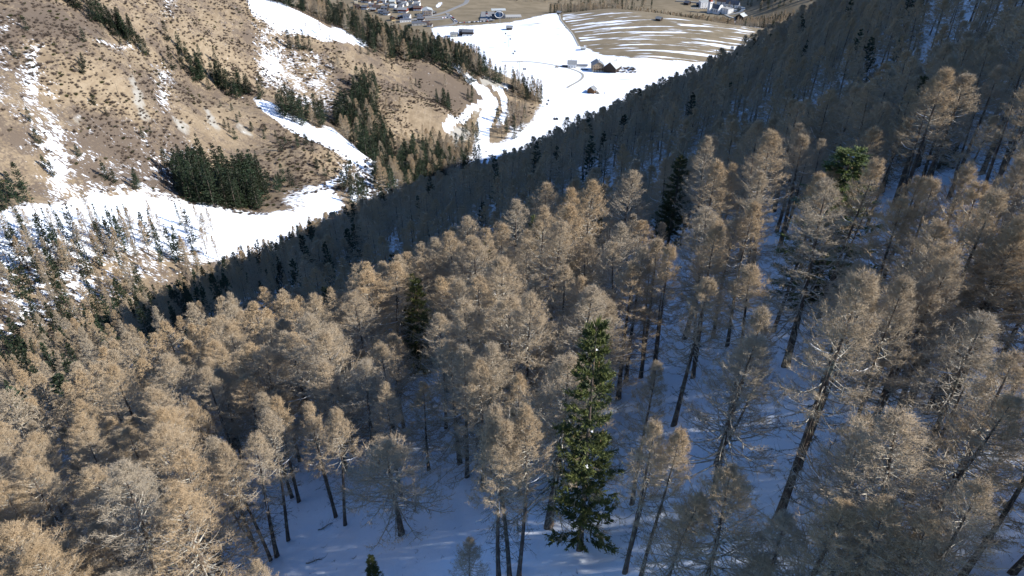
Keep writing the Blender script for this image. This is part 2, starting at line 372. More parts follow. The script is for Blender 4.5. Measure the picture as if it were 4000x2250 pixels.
t.links.new(mixc(t, sf, colr, snowc), b.inputs['Base Color'])
bump = N(t, 'ShaderNodeBump'); bump.inputs['Strength'].default_value = .35; bump.inputs['Distance'].default_value = .25
t.links.new(math_(t, 'ADD', nfine, math_(t, 'MULTIPLY', ngrain, .35)), bump.inputs['Height']); t.links.new(bump.outputs[0], b.inputs['Normal'])
b.inputs['Roughness'].default_value = .9; b.inputs['Specular IOR Level'].default_value = .15
me.materials.append(m)
ground_o = link('ground', me, kind='structure')
# ------------------------------------------------------------------ trees
class Sticks:
    def __init__(s): s.A = []; s.B = []; s.ra = []; s.rb = []; s.ta = []; s.tb = []; s.k = []
    def add(s, A, B, ra, rb, ta, tb, k):
        A = np.atleast_2d(A); n = len(A); s.A.append(A); s.B.append(np.atleast_2d(B))
        for lst, q in ((s.ra, ra), (s.rb, rb), (s.ta, ta), (s.tb, tb)): lst.append(np.broadcast_to(np.asarray(q, float), (n,)))
        s.k.append(np.full(n, k))
    def soup(s, rng):
        A = np.concatenate(s.A); B = np.concatenate(s.B); ra = np.concatenate(s.ra); rb = np.concatenate(s.rb); ta = np.concatenate(s.ta); tb = np.concatenate(s.tb); k = np.concatenate(s.k)
        d = B - A; d /= np.linalg.norm(d, axis=1, keepdims=True) + 1e-9
        q = rng.normal(size=d.shape); a = np.cross(d, q); a /= np.linalg.norm(a, axis=1, keepdims=True) + 1e-9; b = np.cross(d, a)
        Vs, Fs, Ts = [], [], []; n = 0
        m = k == 3                                                   # three-sided prism
        if m.any():
            c = int(m.sum()); ring = [a[m] * math.cos(t) + b[m] * math.sin(t) for t in (0, 2.0944, 4.18879)]
            v = np.stack([A[m] + w * ra[m, None] for w in ring] + [B[m] + w * rb[m, None] for w in ring], 1)
            f = np.array([(0,1,4),(0,4,3),(1,2,5),(1,5,4),(2,0,3),(2,3,5)]); Vs.append(v.reshape(-1, 3)); Fs.append((f[None] + (np.arange(c) * 6)[:, None, None]).reshape(-1, 3) + n)
            Ts.append(np.stack([ta[m]] * 3 + [tb[m]] * 3, 1).ravel()); n += c * 6
        m = k == 2                                                   # three-sided spike
        if m.any():
            c = int(m.sum()); ring = [a[m] * math.cos(t) + b[m] * math.sin(t) for t in (0, 2.0944, 4.18879)]
            v = np.stack([A[m] + w * ra[m, None] for w in ring] + [B[m]], 1); f = np.array([(0,1,3),(1,2,3),(2,0,3)])
            Vs.append(v.reshape(-1, 3)); Fs.append((f[None] + (np.arange(c) * 4)[:, None, None]).reshape(-1, 3) + n); Ts.append(np.stack([ta[m]] * 3 + [tb[m]], 1).ravel()); n += c * 4
        m = k == 1                                                   # one sliver
        if m.any():
            c = int(m.sum()); v = np.stack([A[m] + a[m] * ra[m, None], A[m] - a[m] * ra[m, None], B[m]], 1)
            Vs.append(v.reshape(-1, 3)); Fs.append(np.arange(c * 3).reshape(-1, 3) + n); Ts.append(np.stack([ta[m], ta[m], tb[m]], 1).ravel()); n += c * 3
        m = k == 4                                                   # leaf shaped spray: wide in the middle
        if m.any():
            c = int(m.sum()); up = np.array([0, 0, 1.0]); w = np.cross(d[m], up + .55 * q[m]); w /= np.linalg.norm(w, axis=1, keepdims=True) + 1e-9
            mid = A[m] * .55 + B[m] * .45; v = np.stack([A[m], mid + w * ra[m, None], B[m], mid - w * ra[m, None]], 1); f = np.array([(0,1,2),(0,2,3)])
            Vs.append(v.reshape(-1, 3)); Fs.append((f[None] + (np.arange(c) * 4)[:, None, None]).reshape(-1, 3) + n); Ts.append(np.stack([ta[m], (ta[m]+tb[m])/2, tb[m], (ta[m]+tb[m])/2], 1).ravel()); n += c * 4
        return np.concatenate(Vs), np.concatenate(Fs), np.concatenate(Ts)
def trunk_curve(rng, H, bend=.02):
    a1, a2 = rng.uniform(0, 6.28, 2)
    def f(h):
        h = np.asarray(h, float); t = h / H
        return np.stack([H * bend * (np.sin(t * 3 + a1) - math.sin(a1)) , H * bend * (np.sin(t * 2.6 + a2) - math.sin(a2)), h], -1)
    return f
def trunk_mesh(rng, H, r0, f, mats, n=8, rings=12, fork=False):
    mb = MB(); hs = np.linspace(-.8, H * .985, rings); p = f(np.maximum(hs, 0)); p[:, 2] = hs
    t = np.clip(hs / H, 0, 1); rad = r0 * (1 - t) ** .85 + .012; rad = rad * (1 + .45 * np.exp(-np.maximum(hs, 0) / .5))
    mb.tube(p, rad, n, 0, 0.0)
    if fork:
        h = np.linspace(H * .12, H * .8, 9); o = rng.normal(size=2); o /= np.linalg.norm(o); q = f(h); e = (h - h[0]) / (h[-1] - h[0])
        q[:, :2] += o * (1.3 * np.sqrt(e))[:, None]; mb.tube(q, r0 * .62 * (1 - e) ** .8 + .012, n, 0, 0.0)
    return mb.mesh('trunk', mats, True)
def branch_set(rng, f, H, specs, segs):
    """specs rows: height, azimuth, length, rise at the trunk, sag, upturn -> (n, segs+1, 3) polylines"""
    h, az, L, e, sg, up = specs.T; s = np.linspace(0, 1, segs + 1)
    base = f(h); rad = s[None] * L[:, None]; wob = rng.normal(size=(len(h), segs + 1)).cumsum(1) * .028 * s[None] * L[:, None]
    z = L[:, None] * (e[:, None] * s[None] - sg[:, None] * np.sin(s[None] * math.pi * .8) + up[:, None] * s[None] ** 2.4)
    dx, dy = np.cos(az)[:, None], np.sin(az)[:, None]
    return np.stack([base[:, 0:1] + dx * rad - dy * wob, base[:, 1:2] + dy * rad + dx * wob, base[:, 2:3] + z], -1)
def along(P, s):
    n, k, _ = P.shape; t = s * (k - 1); i = np.minimum(t.astype(int), k - 2); w = (t - i)[..., None]; j = np.arange(n)[:, None]
    return P[j, i] * (1 - w) + P[j, i + 1] * w, P[j, i + 1] - P[j, i]
def larch_crown(rng, H, Rmax, f, r0, base=.36, nb=120, ntw=24, nsub=7, fat=1.0, segs=5, droop=.5, snowy=0, mats=None, nsec=5, nt2=8):
    S = Sticks(); t = np.sort(rng.random(nb) ** .85); h = H * (base + (.985 - base) * t)
    prof = (1 - t) ** .84 * np.minimum(1, .74 + 1.9 * t) ; L = Rmax * prof * rng.uniform(.72, 1.10, nb) + .28
    e = .02 - droop * .36 + 1.25 * t ** 1.1 + rng.normal(0, .12, nb); sg = .20 * (1 - t) * rng.uniform(.3, 1.3, nb); up = .38 * (1 - t) ** .5 * rng.uniform(.4, 1.5, nb); L = L * np.interp(t, [0, .5, 1], [1, .96, .85])
    az = np.arange(nb) * 2.39996 + rng.normal(0, .35, nb)
    P = branch_set(rng, f, H, np.stack([h, az, L, e, sg, up], 1), segs)
    br = (.022 + .030 * L / 2.5) * min(1.6, fat ** .5)
    for i in range(segs):
        ta = np.full(nb, .08 + .10 * i); S.add(P[:, i], P[:, i+1], br * (1 - .8 * i / segs), br * (1 - .8 * (i+1) / segs), ta, ta + .1, 3 if fat < 1.6 else 2)
    # secondary branches, then twigs and short spurs on both
    def twigs(P, Lq, tq, ntw, k, scale, inner=0.0):
        n_ = len(P); lo_ = (.08 + inner * (1 - tq[:, None]) ** 2); s = lo_ + (1 - lo_) * rng.random((n_, ntw)) ** .85; p, d = along(P, s); d = d / (np.linalg.norm(d, axis=2, keepdims=True) + 1e-9)
        side = np.cross(d, [0, 0, 1.0]); side /= np.linalg.norm(side, axis=2, keepdims=True) + 1e-9
        sgn = np.where(rng.random((n_, ntw)) < .5, -1, 1)[..., None]; tl = scale * (.22 + .26 * (1.15 - s)) * rng.uniform(.5, 1.6, (n_, ntw))
        dr = d * rng.uniform(.2, .9, (n_, ntw, 1)) + side * sgn * rng.uniform(.1, .95, (n_, ntw, 1)) + rng.normal(size=d.shape) * .25
        dr[..., 2] += rng.normal(.20, .34, (n_, ntw)) - .5 * (1 - tq[:, None]) * droop * rng.random((n_, ntw)); dr /= np.linalg.norm(dr, axis=2, keepdims=True) + 1e-9; q = p + dr * tl[..., None]
        tip = np.clip(.30 + .45 * s + .35 * tq[:, None], 0, 1)
        S.add(p.reshape(-1, 3), q.reshape(-1, 3), .0085 * fat, 0, (tip * .6).ravel(), tip.ravel(), 2 if fat < 1.7 else 1)
        u = rng.uniform(.12, 1, (n_, ntw, k, 1)); pp = p[:, :, None] * (1 - u) + q[:, :, None] * u
        dd = dr[:, :, None] * .55 + rng.normal(size=(n_, ntw, k, 3)) * .66; dd[..., 2] += .16; dd /= np.linalg.norm(dd, axis=3, keepdims=True)
        ll = (.08 + .19 * rng.random((n_, ntw, k, 1))) * (1.1 if fat < 1.7 else 1.7); qq = pp + dd * ll
        tt = np.clip(tip[..., None] + .1 + rng.normal(0, .12, (n_, ntw, k)), 0, 1).ravel()
        S.add(pp.reshape(-1, 3), qq.reshape(-1, 3), .0075 * fat, 0, tt, np.clip(tt + .1, 0, 1), 1)
    s2 = rng.uniform(.22, .9, (nb, nsec)); s2 = s2 + (.92 - s2) * (.45 * (1 - t[:, None]) ** 2 if fat < 1.7 else 0); p, d = along(P, s2); d = d / (np.linalg.norm(d, axis=2, keepdims=True) + 1e-9); side = np.cross(d, [0, 0, 1.0]); side /= np.linalg.norm(side, axis=2, keepdims=True) + 1e-9
    sg2 = np.where(np.arange(nsec)[None] % 2 == 0, -1, 1)[..., None]; dr = d * .65 + side * sg2 * rng.uniform(.4, 1, (nb, nsec, 1)); dr[..., 2] += rng.normal(.10, .25, (nb, nsec)) - .3 * (1 - t)[:, None] * droop
    L2 = L[:, None] * .50 * (1.15 - s2) * rng.uniform(.6, 1.3, (nb, nsec)); q1 = p + dr * (L2 * .55)[..., None]; dr2 = dr + rng.normal(size=dr.shape) * .25; dr2[..., 2] += .22; q2 = q1 + dr2 * (L2 * .5)[..., None]
    P2 = np.stack([p, q1, q2], 2).reshape(-1, 3, 3); t2 = np.repeat(t, nsec); b2 = np.repeat(br, nsec) * .45
    for i in range(2): S.add(P2[:, i], P2[:, i+1], b2 * (1 - .35 * i), b2 * (.65 - .4 * i), .15 + .12 * i, .28 + .14 * i, 2 if i or fat > 1.6 else 3)
    twigs(P, L, t, ntw, nsub, 1.0, .5 if fat < 1.7 else 0); twigs(P2, L2.ravel(), t2, nt2, nsub, .85)
    # the leader and its shoots
    top = f(np.array([H * .985]))[0]; m = 14; dd = rng.normal(size=(m, 3)) * .35 + [0, 0, 1]; S.add(np.repeat(top[None] - [0, 0, .5], m, 0), top - [0, 0, .4] + dd * rng.uniform(.2, .7, (m, 1)), .012 * fat, 0, .7, 1, 2)
    if snowy:
        for i in rng.choice(nb, snowy, replace=False):
            if t[i] < .5:
                for j in range(1, segs - 1): S.add(P[i, j] + [0, 0, .02], P[i, j+1] + [0, 0, .02], .045, .03, 2, 2, 3)
    V, Fc, T = S.soup(rng); return tri_mesh('crown', V, Fc, T, mats)
def dead_branches(rng, H, f, lo=.08, hi=.45, nb=34, Lm=2.6, ntw=6, mats=None):
    S = Sticks(); t = rng.random(nb); h = H * (lo + (hi - lo) * t); L = Lm * (.3 + .7 * t) * rng.uniform(.4, 1.15, nb); az = rng.uniform(0, 6.28, nb)
    P = branch_set(rng, f, H, np.stack([h, az, L, rng.normal(-.12, .18, nb), rng.uniform(0, .22, nb), rng.uniform(-.1, .3, nb)], 1), 5)
    br = .012 + .012 * L / 2
    for i in range(5): S.add(P[:, i], P[:, i+1], br * (1 - .17 * i), br * (1 - .17 * (i+1)), .1, .25, 3)
    s = rng.uniform(.25, 1, (nb, ntw)); p, d = along(P, s); d /= np.linalg.norm(d, axis=2, keepdims=True) + 1e-9
    dr = d * .8 + rng.normal(size=d.shape) * .55; dr[..., 2] -= .1; q = p + dr * rng.uniform(.15, .75, (nb, ntw, 1)); S.add(p.reshape(-1, 3), q.reshape(-1, 3), .011, 0, .2, .35, 2)
    k = 5; s = rng.uniform(.15, 1, (nb, ntw * k)); p, d = along(P, s); dr = rng.normal(size=p.shape) * .5; dr[..., 2] -= .6     # hanging lichen
    S.add(p.reshape(-1, 3), (p + dr * rng.uniform(.05, .22, s.shape + (1,))).reshape(-1, 3), .016, 0, .3, .05, 1)
    V, Fc, T = S.soup(rng); return tri_mesh('lower_branches', V, Fc, T, mats)
def spruce_crown(rng, H, Rmax, f, base=.08, nb=130, nsp=18, ntuft=5, wid=.10, segs=4, far=False, ragged=.25, mats=None, snowy=0):
    S = Sticks(); t = np.sort(rng.random(nb) ** 1.15); h = H * (base + (.99 - base) * t)
    L = Rmax * (1 - t) ** .82 * rng.uniform(1 - ragged * 1.6, 1 + ragged * .6, nb) + .22 + .1 * H / 18
    e = -.32 + .95 * t + rng.normal(0, .09, nb); sg = .10 * (1 - t); up = .22 * (1 - t) * rng.uniform(.3, 1.5, nb); az = np.arange(nb) * 2.39996 + rng.normal(0, .3, nb)
    P = branch_set(rng, f, H, np.stack([h, az, L, e, sg, up], 1), segs)
    if not far:
        for i in range(segs): S.add(P[:, i], P[:, i+1], .022 * (1 - .2 * i), .022 * (1 - .2 * (i+1)), 0, 0, 2)
    s = rng.random((nb, nsp)) ** .7 * .9 + .1; p, d = along(P, s); d /= np.linalg.norm(d, axis=2, keepdims=True) + 1e-9
    side = np.cross(d, [0, 0, 1.0]); side /= np.linalg.norm(side, axis=2, keepdims=True) + 1e-9
    dr = d * rng.uniform(.5, 1, s.shape + (1,)) + side * rng.uniform(-1, 1, s.shape + (1,)) * .95; dr[..., 2] += rng.normal(-.10, .22, s.shape) + .25 * t[:, None]
    dr /= np.linalg.norm(dr, axis=2, keepdims=True) + 1e-9
    ln = (.30 + .34 * (L[:, None] / Rmax) * (1.2 - s)) * rng.uniform(.6, 1.4, s.shape) * (Rmax / 2.6) ** .6; q = p + dr * ln[..., None]
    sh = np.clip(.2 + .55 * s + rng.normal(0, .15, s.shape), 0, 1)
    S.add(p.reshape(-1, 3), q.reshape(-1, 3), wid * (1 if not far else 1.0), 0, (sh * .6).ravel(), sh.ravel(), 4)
    if ntuft:
        k = ntuft; u = rng.uniform(.25, 1.05, s.shape + (k, 1)); pp = p[:, :, None] * (1 - u) + q[:, :, None] * u
        dd = dr[:, :, None] * .6 + rng.normal(size=s.shape + (k, 3)) * .6; dd[..., 2] += .12; dd /= np.linalg.norm(dd, axis=3, keepdims=True)
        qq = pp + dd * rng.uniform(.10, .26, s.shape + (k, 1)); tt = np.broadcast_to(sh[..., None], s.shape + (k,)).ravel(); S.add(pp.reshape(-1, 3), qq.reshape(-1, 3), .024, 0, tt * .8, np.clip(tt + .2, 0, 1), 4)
    top = f(np.array([H * .99]))[0]; m = 8 if not far else 3
    S.add(np.repeat(top[None] - [0, 0, .5], m, 0), top + rng.normal(size=(m, 3)) * [.12, .12, .1] + [0, 0, .25], .06, 0, .6, 1, 4)
    if snowy:
        ii = rng.choice(nb, min(nb, snowy), replace=False)
        for i in ii:
            j = rng.integers(1, segs); c = P[i, j] + [0, 0, .05]; o = (P[i, j] - P[i, j-1]) * .5; S.add(c, c + o, .15, 0, 2, 2, 4); S.add(c, c + o * .7 + [0, 0, .06], .1, 0, 2, 2, 3)
    V, Fc, T = S.soup(rng); return tri_mesh('crown', V, Fc, T, mats)

def larch_material(name, twig_a, twig_b, dark):
    m, t, b = mat(name); tn = attr(t, 'tint'); oi = N(t, 'ShaderNodeObjectInfo').outputs['Random']; P = N(t, 'ShaderNodeTexCoord').outputs['Object']
    tw = mixc(t, math_(t, 'ADD', math_(t, 'MULTIPLY', oi, .75), math_(t, 'MULTIPLY', noise(t, P, .9, 2), .3), clamp=True), twig_a, twig_b)
    lich = mixc(t, ramp(t, noise(t, P, 6, 3), .42, .62), dark, (.56, .54, .45))
    c = mixc(t, ramp(t, tn, .10, .62), lich, tw); c = mixc(t, ramp(t, tn, 1.3, 1.7), c, (.85, .86, .88))
    t.links.new(c, b.inputs['Base Color']); b.inputs['Roughness'].default_value = .8; b.inputs['Specular IOR Level'].default_value = .25
    return m
M_LARCH = larch_material('larch_twigs', (.37, .315, .235), (.45, .32, .18), (.25, .22, .185))
M_LARCHF = larch_material('larch_twigs_far', (.41, .315, .21), (.48, .325, .17), (.22, .19, .165))
m, t, b = mat('larch_bark'); P_ = N(t, 'ShaderNodeTexCoord').outputs['Object']
bk = mixc(t, ramp(t, noise(t, mapping(t, P_, (9, 9, 1.6)), 1.0, 5, .65), .35, .68), (.055, .042, .034), (.155, .12, .095))
t.links.new(mixc(t, math_(t, 'MULTIPLY', ramp(t, noise(t, P_, 1.7, 5, .65), .52, .68), .6), bk, (.33, .33, .25)), b.inputs['Base Color'])
bm_ = N(t, 'ShaderNodeBump'); bm_.inputs['Strength'].default_value = .8; bm_.inputs['Distance'].default_value = .06; t.links.new(noise(t, mapping(t, P_, (11, 11, 2.2)), 1.0, 4, .6), bm_.inputs['Height']); t.links.new(bm_.outputs[0], b.inputs['Normal'])
M_BARK = m
m, t, b = mat('dead_branch'); P_ = N(t, 'ShaderNodeTexCoord').outputs['Object']
t.links.new(mixc(t, ramp(t, noise(t, P_, 3.5, 3), .45, .62), (.07, .058, .045), (.24, .25, .19)), b.inputs['Base Color']); M_DEAD = m
def spruce_material(name, dark, lit):  # lit: sunlit yellow green painted into the needle tips
    m, t, b = mat(name); tn = attr(t, 'tint'); oi = N(t, 'ShaderNodeObjectInfo').outputs['Random']; P = N(t, 'ShaderNodeTexCoord').outputs['Object']
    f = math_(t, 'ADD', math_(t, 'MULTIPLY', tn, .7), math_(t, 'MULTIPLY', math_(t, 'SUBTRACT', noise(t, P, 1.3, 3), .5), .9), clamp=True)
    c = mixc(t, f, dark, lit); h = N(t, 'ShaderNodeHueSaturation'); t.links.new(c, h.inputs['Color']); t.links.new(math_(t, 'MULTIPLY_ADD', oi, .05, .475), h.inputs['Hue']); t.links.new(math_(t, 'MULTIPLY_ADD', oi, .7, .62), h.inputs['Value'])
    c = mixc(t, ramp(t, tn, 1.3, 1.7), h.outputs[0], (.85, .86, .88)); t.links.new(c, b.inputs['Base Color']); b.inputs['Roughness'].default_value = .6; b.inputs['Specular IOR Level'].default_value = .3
    return m
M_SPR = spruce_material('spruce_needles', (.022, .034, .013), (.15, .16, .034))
M_SPRF = spruce_material('spruce_needles_far', (.018, .030, .015), (.05, .070, .030))
M_CONE = plain('cones', (.34, .22, .11))

def tree_variant(kind, seed):
    rng = np.random.default_rng(seed); d = {}
    if kind == 'larch':
        H = 18.0; Rm = rng.uniform(4.3, 5.4); f = trunk_curve(rng, H, rng.uniform(.008, .026)); r0 = rng.uniform(.20, .26)
        d['trunk'] = trunk_mesh(rng, H, r0, f, M_BARK, 9, 14)
        d['crown'] = larch_crown(rng, H, Rm, f, r0, base=rng.uniform(.24, .34), nb=int(rng.integers(104, 120)), ntw=15, nsub=6, nt2=7, fat=1.0, droop=rng.uniform(.5, 1.2), snowy=int(rng.integers(0, 5)), mats=M_LARCH)
        d['lower_branches'] = dead_branches(rng, H, f, mats=M_DEAD)
    elif kind == 'larch_high':
        H = 18.0; Rm = rng.uniform(3.0, 3.9); f = trunk_curve(rng, H, rng.uniform(.012, .03)); r0 = rng.uniform(.22, .28)
        d['trunk'] = trunk_mesh(rng, H, r0, f, M_BARK, 9, 14, fork=seed % 3 == 0)
        d['crown'] = larch_crown(rng, H, Rm, f, r0, base=rng.uniform(.46, .56), nb=int(rng.integers(76, 92)), ntw=13, nsub=6, nt2=7, fat=1.0, droop=rng.uniform(.3, .8), snowy=4, mats=M_LARCH)
        d['lower_branches'] = dead_branches(rng, H, f, .12, .58, nb=44, Lm=3.0, mats=M_DEAD)
    elif kind == 'larch_mid':
        H = 18.0; Rm = rng.uniform(4.0, 5.0); f = trunk_curve(rng, H, .015); d['trunk'] = trunk_mesh(rng, H, .22, f, M_BARK, 6, 6)
        d['crown'] = larch_crown(rng, H, Rm, f, .22, base=rng.uniform(.20, .32), nb=84, ntw=9, nsub=5, nsec=3, nt2=6, fat=3.1, segs=3, droop=.85, mats=M_LARCH)
    elif kind == 'spruce':
        H = 18.0; Rm = rng.uniform(2.4, 3.0); f = trunk_curve(rng, H, .006); d['trunk'] = trunk_mesh(rng, H, .21, f, M_BARK, 8, 8)
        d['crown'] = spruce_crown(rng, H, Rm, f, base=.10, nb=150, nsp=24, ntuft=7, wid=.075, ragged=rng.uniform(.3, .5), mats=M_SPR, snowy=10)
        mb = MB()
        for k in range(46):
            h = H * rng.uniform(.55, .93); a = rng.uniform(0, 6.28); q = f(np.array([h]))[0]; rr = Rm * (1 - h / H) ** .82 * rng.uniform(.6, 1.0); c = q + [rr * math.cos(a), rr * math.sin(a), -.1 * rr]
            mb.tube([c, c - [0, 0, .11]], [.028, .022], 5, 0, 0)
        d['cones'] = mb.mesh('cones', M_CONE)
    elif kind == 'spruce_mid':
        H = 18.0; Rm = rng.uniform(3.0, 3.9); f = trunk_curve(rng, H, .006); d['trunk'] = trunk_mesh(rng, H, .2, f, M_BARK, 5, 4)
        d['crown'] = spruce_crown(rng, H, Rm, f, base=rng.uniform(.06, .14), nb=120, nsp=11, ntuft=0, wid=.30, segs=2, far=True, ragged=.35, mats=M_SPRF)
    elif kind == 'snag':
        H = 18.0; f = trunk_curve(rng, H, .012); d['trunk'] = trunk_mesh(rng, H, .17, f, M_BARK, 6, 6)
        d['branches'] = dead_branches(rng, H, f, .3, .97, nb=26, Lm=1.3, ntw=3, mats=M_DEAD)
    return d
def merged(name, d):
    """trunk and crown of a far tree as one mesh, for the masses"""
    Vs, Fs, Ts, Ms, mats, n = [], [], [], [], [], 0
    for k, me in d.items():
        v = np.empty(len(me.vertices) * 3, np.float32); me.vertices.foreach_get('co', v); me.calc_loop_triangles()
        f = np.empty(len(me.loop_triangles) * 3, np.int32); me.loop_triangles.foreach_get('vertices', f); tt = np.empty(len(me.vertices), np.float32); me.attributes['tint'].data.foreach_get('value', tt)
        Vs.append(v.reshape(-1, 3)); Fs.append(f.reshape(-1, 3) + n); Ts.append(tt); Ms.append(np.full(len(f) // 3, len(mats))); mats.append(me.materials[0]); n += len(tt)
    return tri_mesh(name, np.concatenate(Vs), np.concatenate(Fs), np.concatenate(Ts), mats, np.concatenate(Ms))
VAR = {'larch_high': [tree_variant('larch_high', 600 + i) for i in range(4)], 'larch': [tree_variant('larch', 100 + i) for i in range(7)], 'larch_mid': [tree_variant('larch_mid', 200 + i) for i in range(6)],
       'spruce': [tree_variant('spruce', 300 + i) for i in range(4)], 'spruce_mid': [tree_variant('spruce_mid', 400 + i) for i in range(6)], 'snag': [tree_variant('snag', 500 + i) for i in range(3)]}

trees = []     # dicts: kind, x, y, z, H, w, label, group
def add_tree(kind, x, y, H, w=1.0, label=None, group=None, var=None, rz=None, hero=False, z=None):
    trees.append(dict(kind=kind, x=x, y=y, z=gz(x, y) if z is None else z, H=H, w=w, label=label, group=group, var=var, rz=rz, hero=hero))
K = 4000 / 2576
def at_top(kind, u, v, H, w=1.0, **k):
    x, y, z = hit(u * K, v * K, H); add_tree(kind, x, y, H, w, hero=True, **k)
def at_base(kind, u, v, H, w=1.0, **k):
    x, y, z = hit(u * K, v * K); add_tree(kind, x, y, H, w, hero=True, **k)
# --- trees placed one by one: crown tip in the photograph (2576 px wide), height, breadth
TOPS = [
 (385,1050,17,1.25,'broad bare larch filling the lower left corner, pale lichen on its lower limbs'),
 (285,1090,15,1.0,'dark half shaded bare larch against the broad larch in the lower left corner'),
 (150,1345,14,1.25,'round orange topped larch cut by the bottom edge at lower left'),
 (40,1390,13,1.0,'pale larch in the very bottom left corner'),
 (650,1420,10,.8,'small larch tip poking up from the bottom edge beside the snowy clearing'),
 (345,855,15,1.0,'bare larch with rounded head left of the twin larches'),
 (372,965,13,.9,'short bare larch with an open grey head below the rounded larch at left'),
 (528,888,17,1.05,'left one of the twin pale larches above the leaning trunks'),
 (602,882,17,1.05,'right one of the twin pale larches above the leaning trunks'),
 (215,850,15,1.0,'bare larch on the left slope just behind the rounded larch'),
 (140,952,15,1.05,'grey larch with spreading pale limbs near the left edge'),
 (45,975,15,1.0,'tan larch touching the left edge above the dark hollow'),
 (80,1110,14,1.0,'shaded larch in the dark hollow at the left edge'),
 (735,832,17,.95,'slender larch left of the tallest tan larch'),
 (820,800,18,1.0,'tan larch close against the left side of the tallest tan larch'),
 (912,700,20,1.35,'tallest and broadest tan larch, left of the green spruce pair'),
 (960,860,16,1.05,'larch with long fanned limbs below the tallest tan larch'),
 (975,1085,13.5,1.3,'young larch with upswept pale limbs standing in the snowy clearing'),
 (1232,850,17,1.0,'reddish topped thin larch left of the big central larch'),
 (1205,915,16,.95,'ruddy larch in front of the reddish topped thin larch'),
 (1140,870,16,1.0,'grey larch between the tallest tan larch and the reddish one'),
 (1310,960,14,.8,'slim larch close left of the big central larch'),
 (1400,895,18.5,1.15,'big central grey larch with long drooping pale limbs'),
 (1640,918,15,.75,'thin larch right of the green spruce with few side limbs'),
 (1890,850,16,1.05,'open crowned larch right of centre with dark lower branches over blue snow'),
 (1178,1348,8,.85,'small young larch at the bottom edge centre'),
 (1835,1190,13,1.1,'pale spiky larch head at lower right centre'),
 (1725,1235,12,.9,'bare larch at the bottom right of centre left of the pale spiky head'),
 (2300,1040,15,1.3,'large bushy larch at lower right beneath the row of leaning trunks'),
 (2195,1075,13,.9,'spiky larch on the left shoulder of the large bushy larch at lower right'),
 (2105,1270,12,1.05,'yellowish larch at the bottom edge, lower right'),
 (2205,1255,12.5,1.05,'larch in front of the large bushy larch at lower right'),
 (1985,1300,10.5,1.0,'whitish larch head just right of the thick forked trunk base'),
 (2345,1270,11.5,1.1,'broad larch cut by the bottom edge at lower right'),
 (1930,1390,8,.9,'low larch head at the bottom edge below the forked trunk'),
 (2470,1190,13,.9,'larch near the right edge, lower right'),
 (2555,900,15,1.1,'bare larch at the right edge halfway down'),
 (2490,955,15,.9,'greyish larch left of the one at the right edge'),
 (2172,655,15,.85,'orange rusty larch in front of the dark shaded hollow at right'),
 (2105,462,20,1.1,'tall larch with bare white side branches before the bushy spruce'),
 (1780,515,18,1.15,'broad sunny larch with dark whorl of branches, right of centre'),
 (1855,545,16,.95,'sunny larch close right of the broad one with the dark whorl'),
 (2265,505,17,1.0,'sunny larch right of the tall white branched larch'),
 (2345,560,17,1.0,'bare larch on the right half in front of thin blue snow gaps'),
 (2500,465,18,1.05,'tall sunny larch near the right edge'),
 (2440,610,17,1.0,'dense larch at right above the row of leaning trunks'),
 (2560,560,17,1.0,'larch leaning at the right edge above the leaning trunks'),
 (2340,720,16,.95,'larch over the row of leaning trunks at right'),
 (1940,430,17,1.0,'tan larch below the slim spruce on the right slope'),
 (1912,305,19,1.0,'pale grey tall larch behind the slim spruce on the right slope'),
 (1575,362,20,.8,'pale spire topped larch rising above the sunlit edge right of centre'),
 (1500,418,18,1.0,'orange tipped larch on the crest of the sunlit edge'),
 (1560,565,17,1.0,'slender sunny larch in the middle of the picture'),
 (1415,665,18,1.0,'grey larch straight above the big central larch'),
 (1250,632,18,1.1,'broad pale larch in the middle of the stand'),
 (1155,618,17,1.0,'ruddy larch on the crest left of the broad pale larch'),
 (1050,592,17,1.0,'tan larch on the crest above the green spruce pair'),
 (935,578,17,1.0,'larch on the sunlit crest before the dark gully'),
 (1165,515,16,.9,'lone larch standing at the edge of the dark gully'),
]
for u, v, H, w, lab in TOPS: at_top('larch', u, v, H, w * (1.15 if w < 1.2 else 1.3), label=lab, group='larches of the near stand')
SPR = [(1510,785,23,.84,'tall yellow green spruce right of the big central larch'),(985,640,18,1.1,'taller spruce of the green pair beside the tallest tan larch'),(1045,698,17,1.25,'lower spruce of the green pair beside the tallest tan larch'),
 (565,645,16,1.2,'single green spruce among tan larches left of centre'),(2150,372,19,2.1,'wide bushy snow flecked spruce at upper right'),(1712,386,18,1.3,'dark dense spruce cone right of centre'),(1880,308,18,.75,'slim yellow green spruce on the right slope'),
 (930,1398,7,1.0,'small dark spruce top at the bottom edge of the clearing'),
 (430,590,15,1.2,'spruce at the left forest edge before the snowy stream bed'),(285,700,16,1.2,'shaggy olive spruce at the left below the stream bed'),(18,800,14,1.3,'left edge olive spruce'),(110,760,13,1.0,'small olive spruce near the left edge'),
 (1245,392,18,1.0,'dark spruce at the tip of the snowfield in the valley'),(1080,450,18,1.1,'black spruce at the gully mouth'),(1350,358,18,1.0,'dark spruce on the shaded slope below the snowfield shadow'),(1745,232,17,1.0,'dark spruce alone on the shaded right slope')]
for u, v, H, w, lab in SPR: at_top('spruce', u, v, H, w, label=lab, group='spruces among the larches')
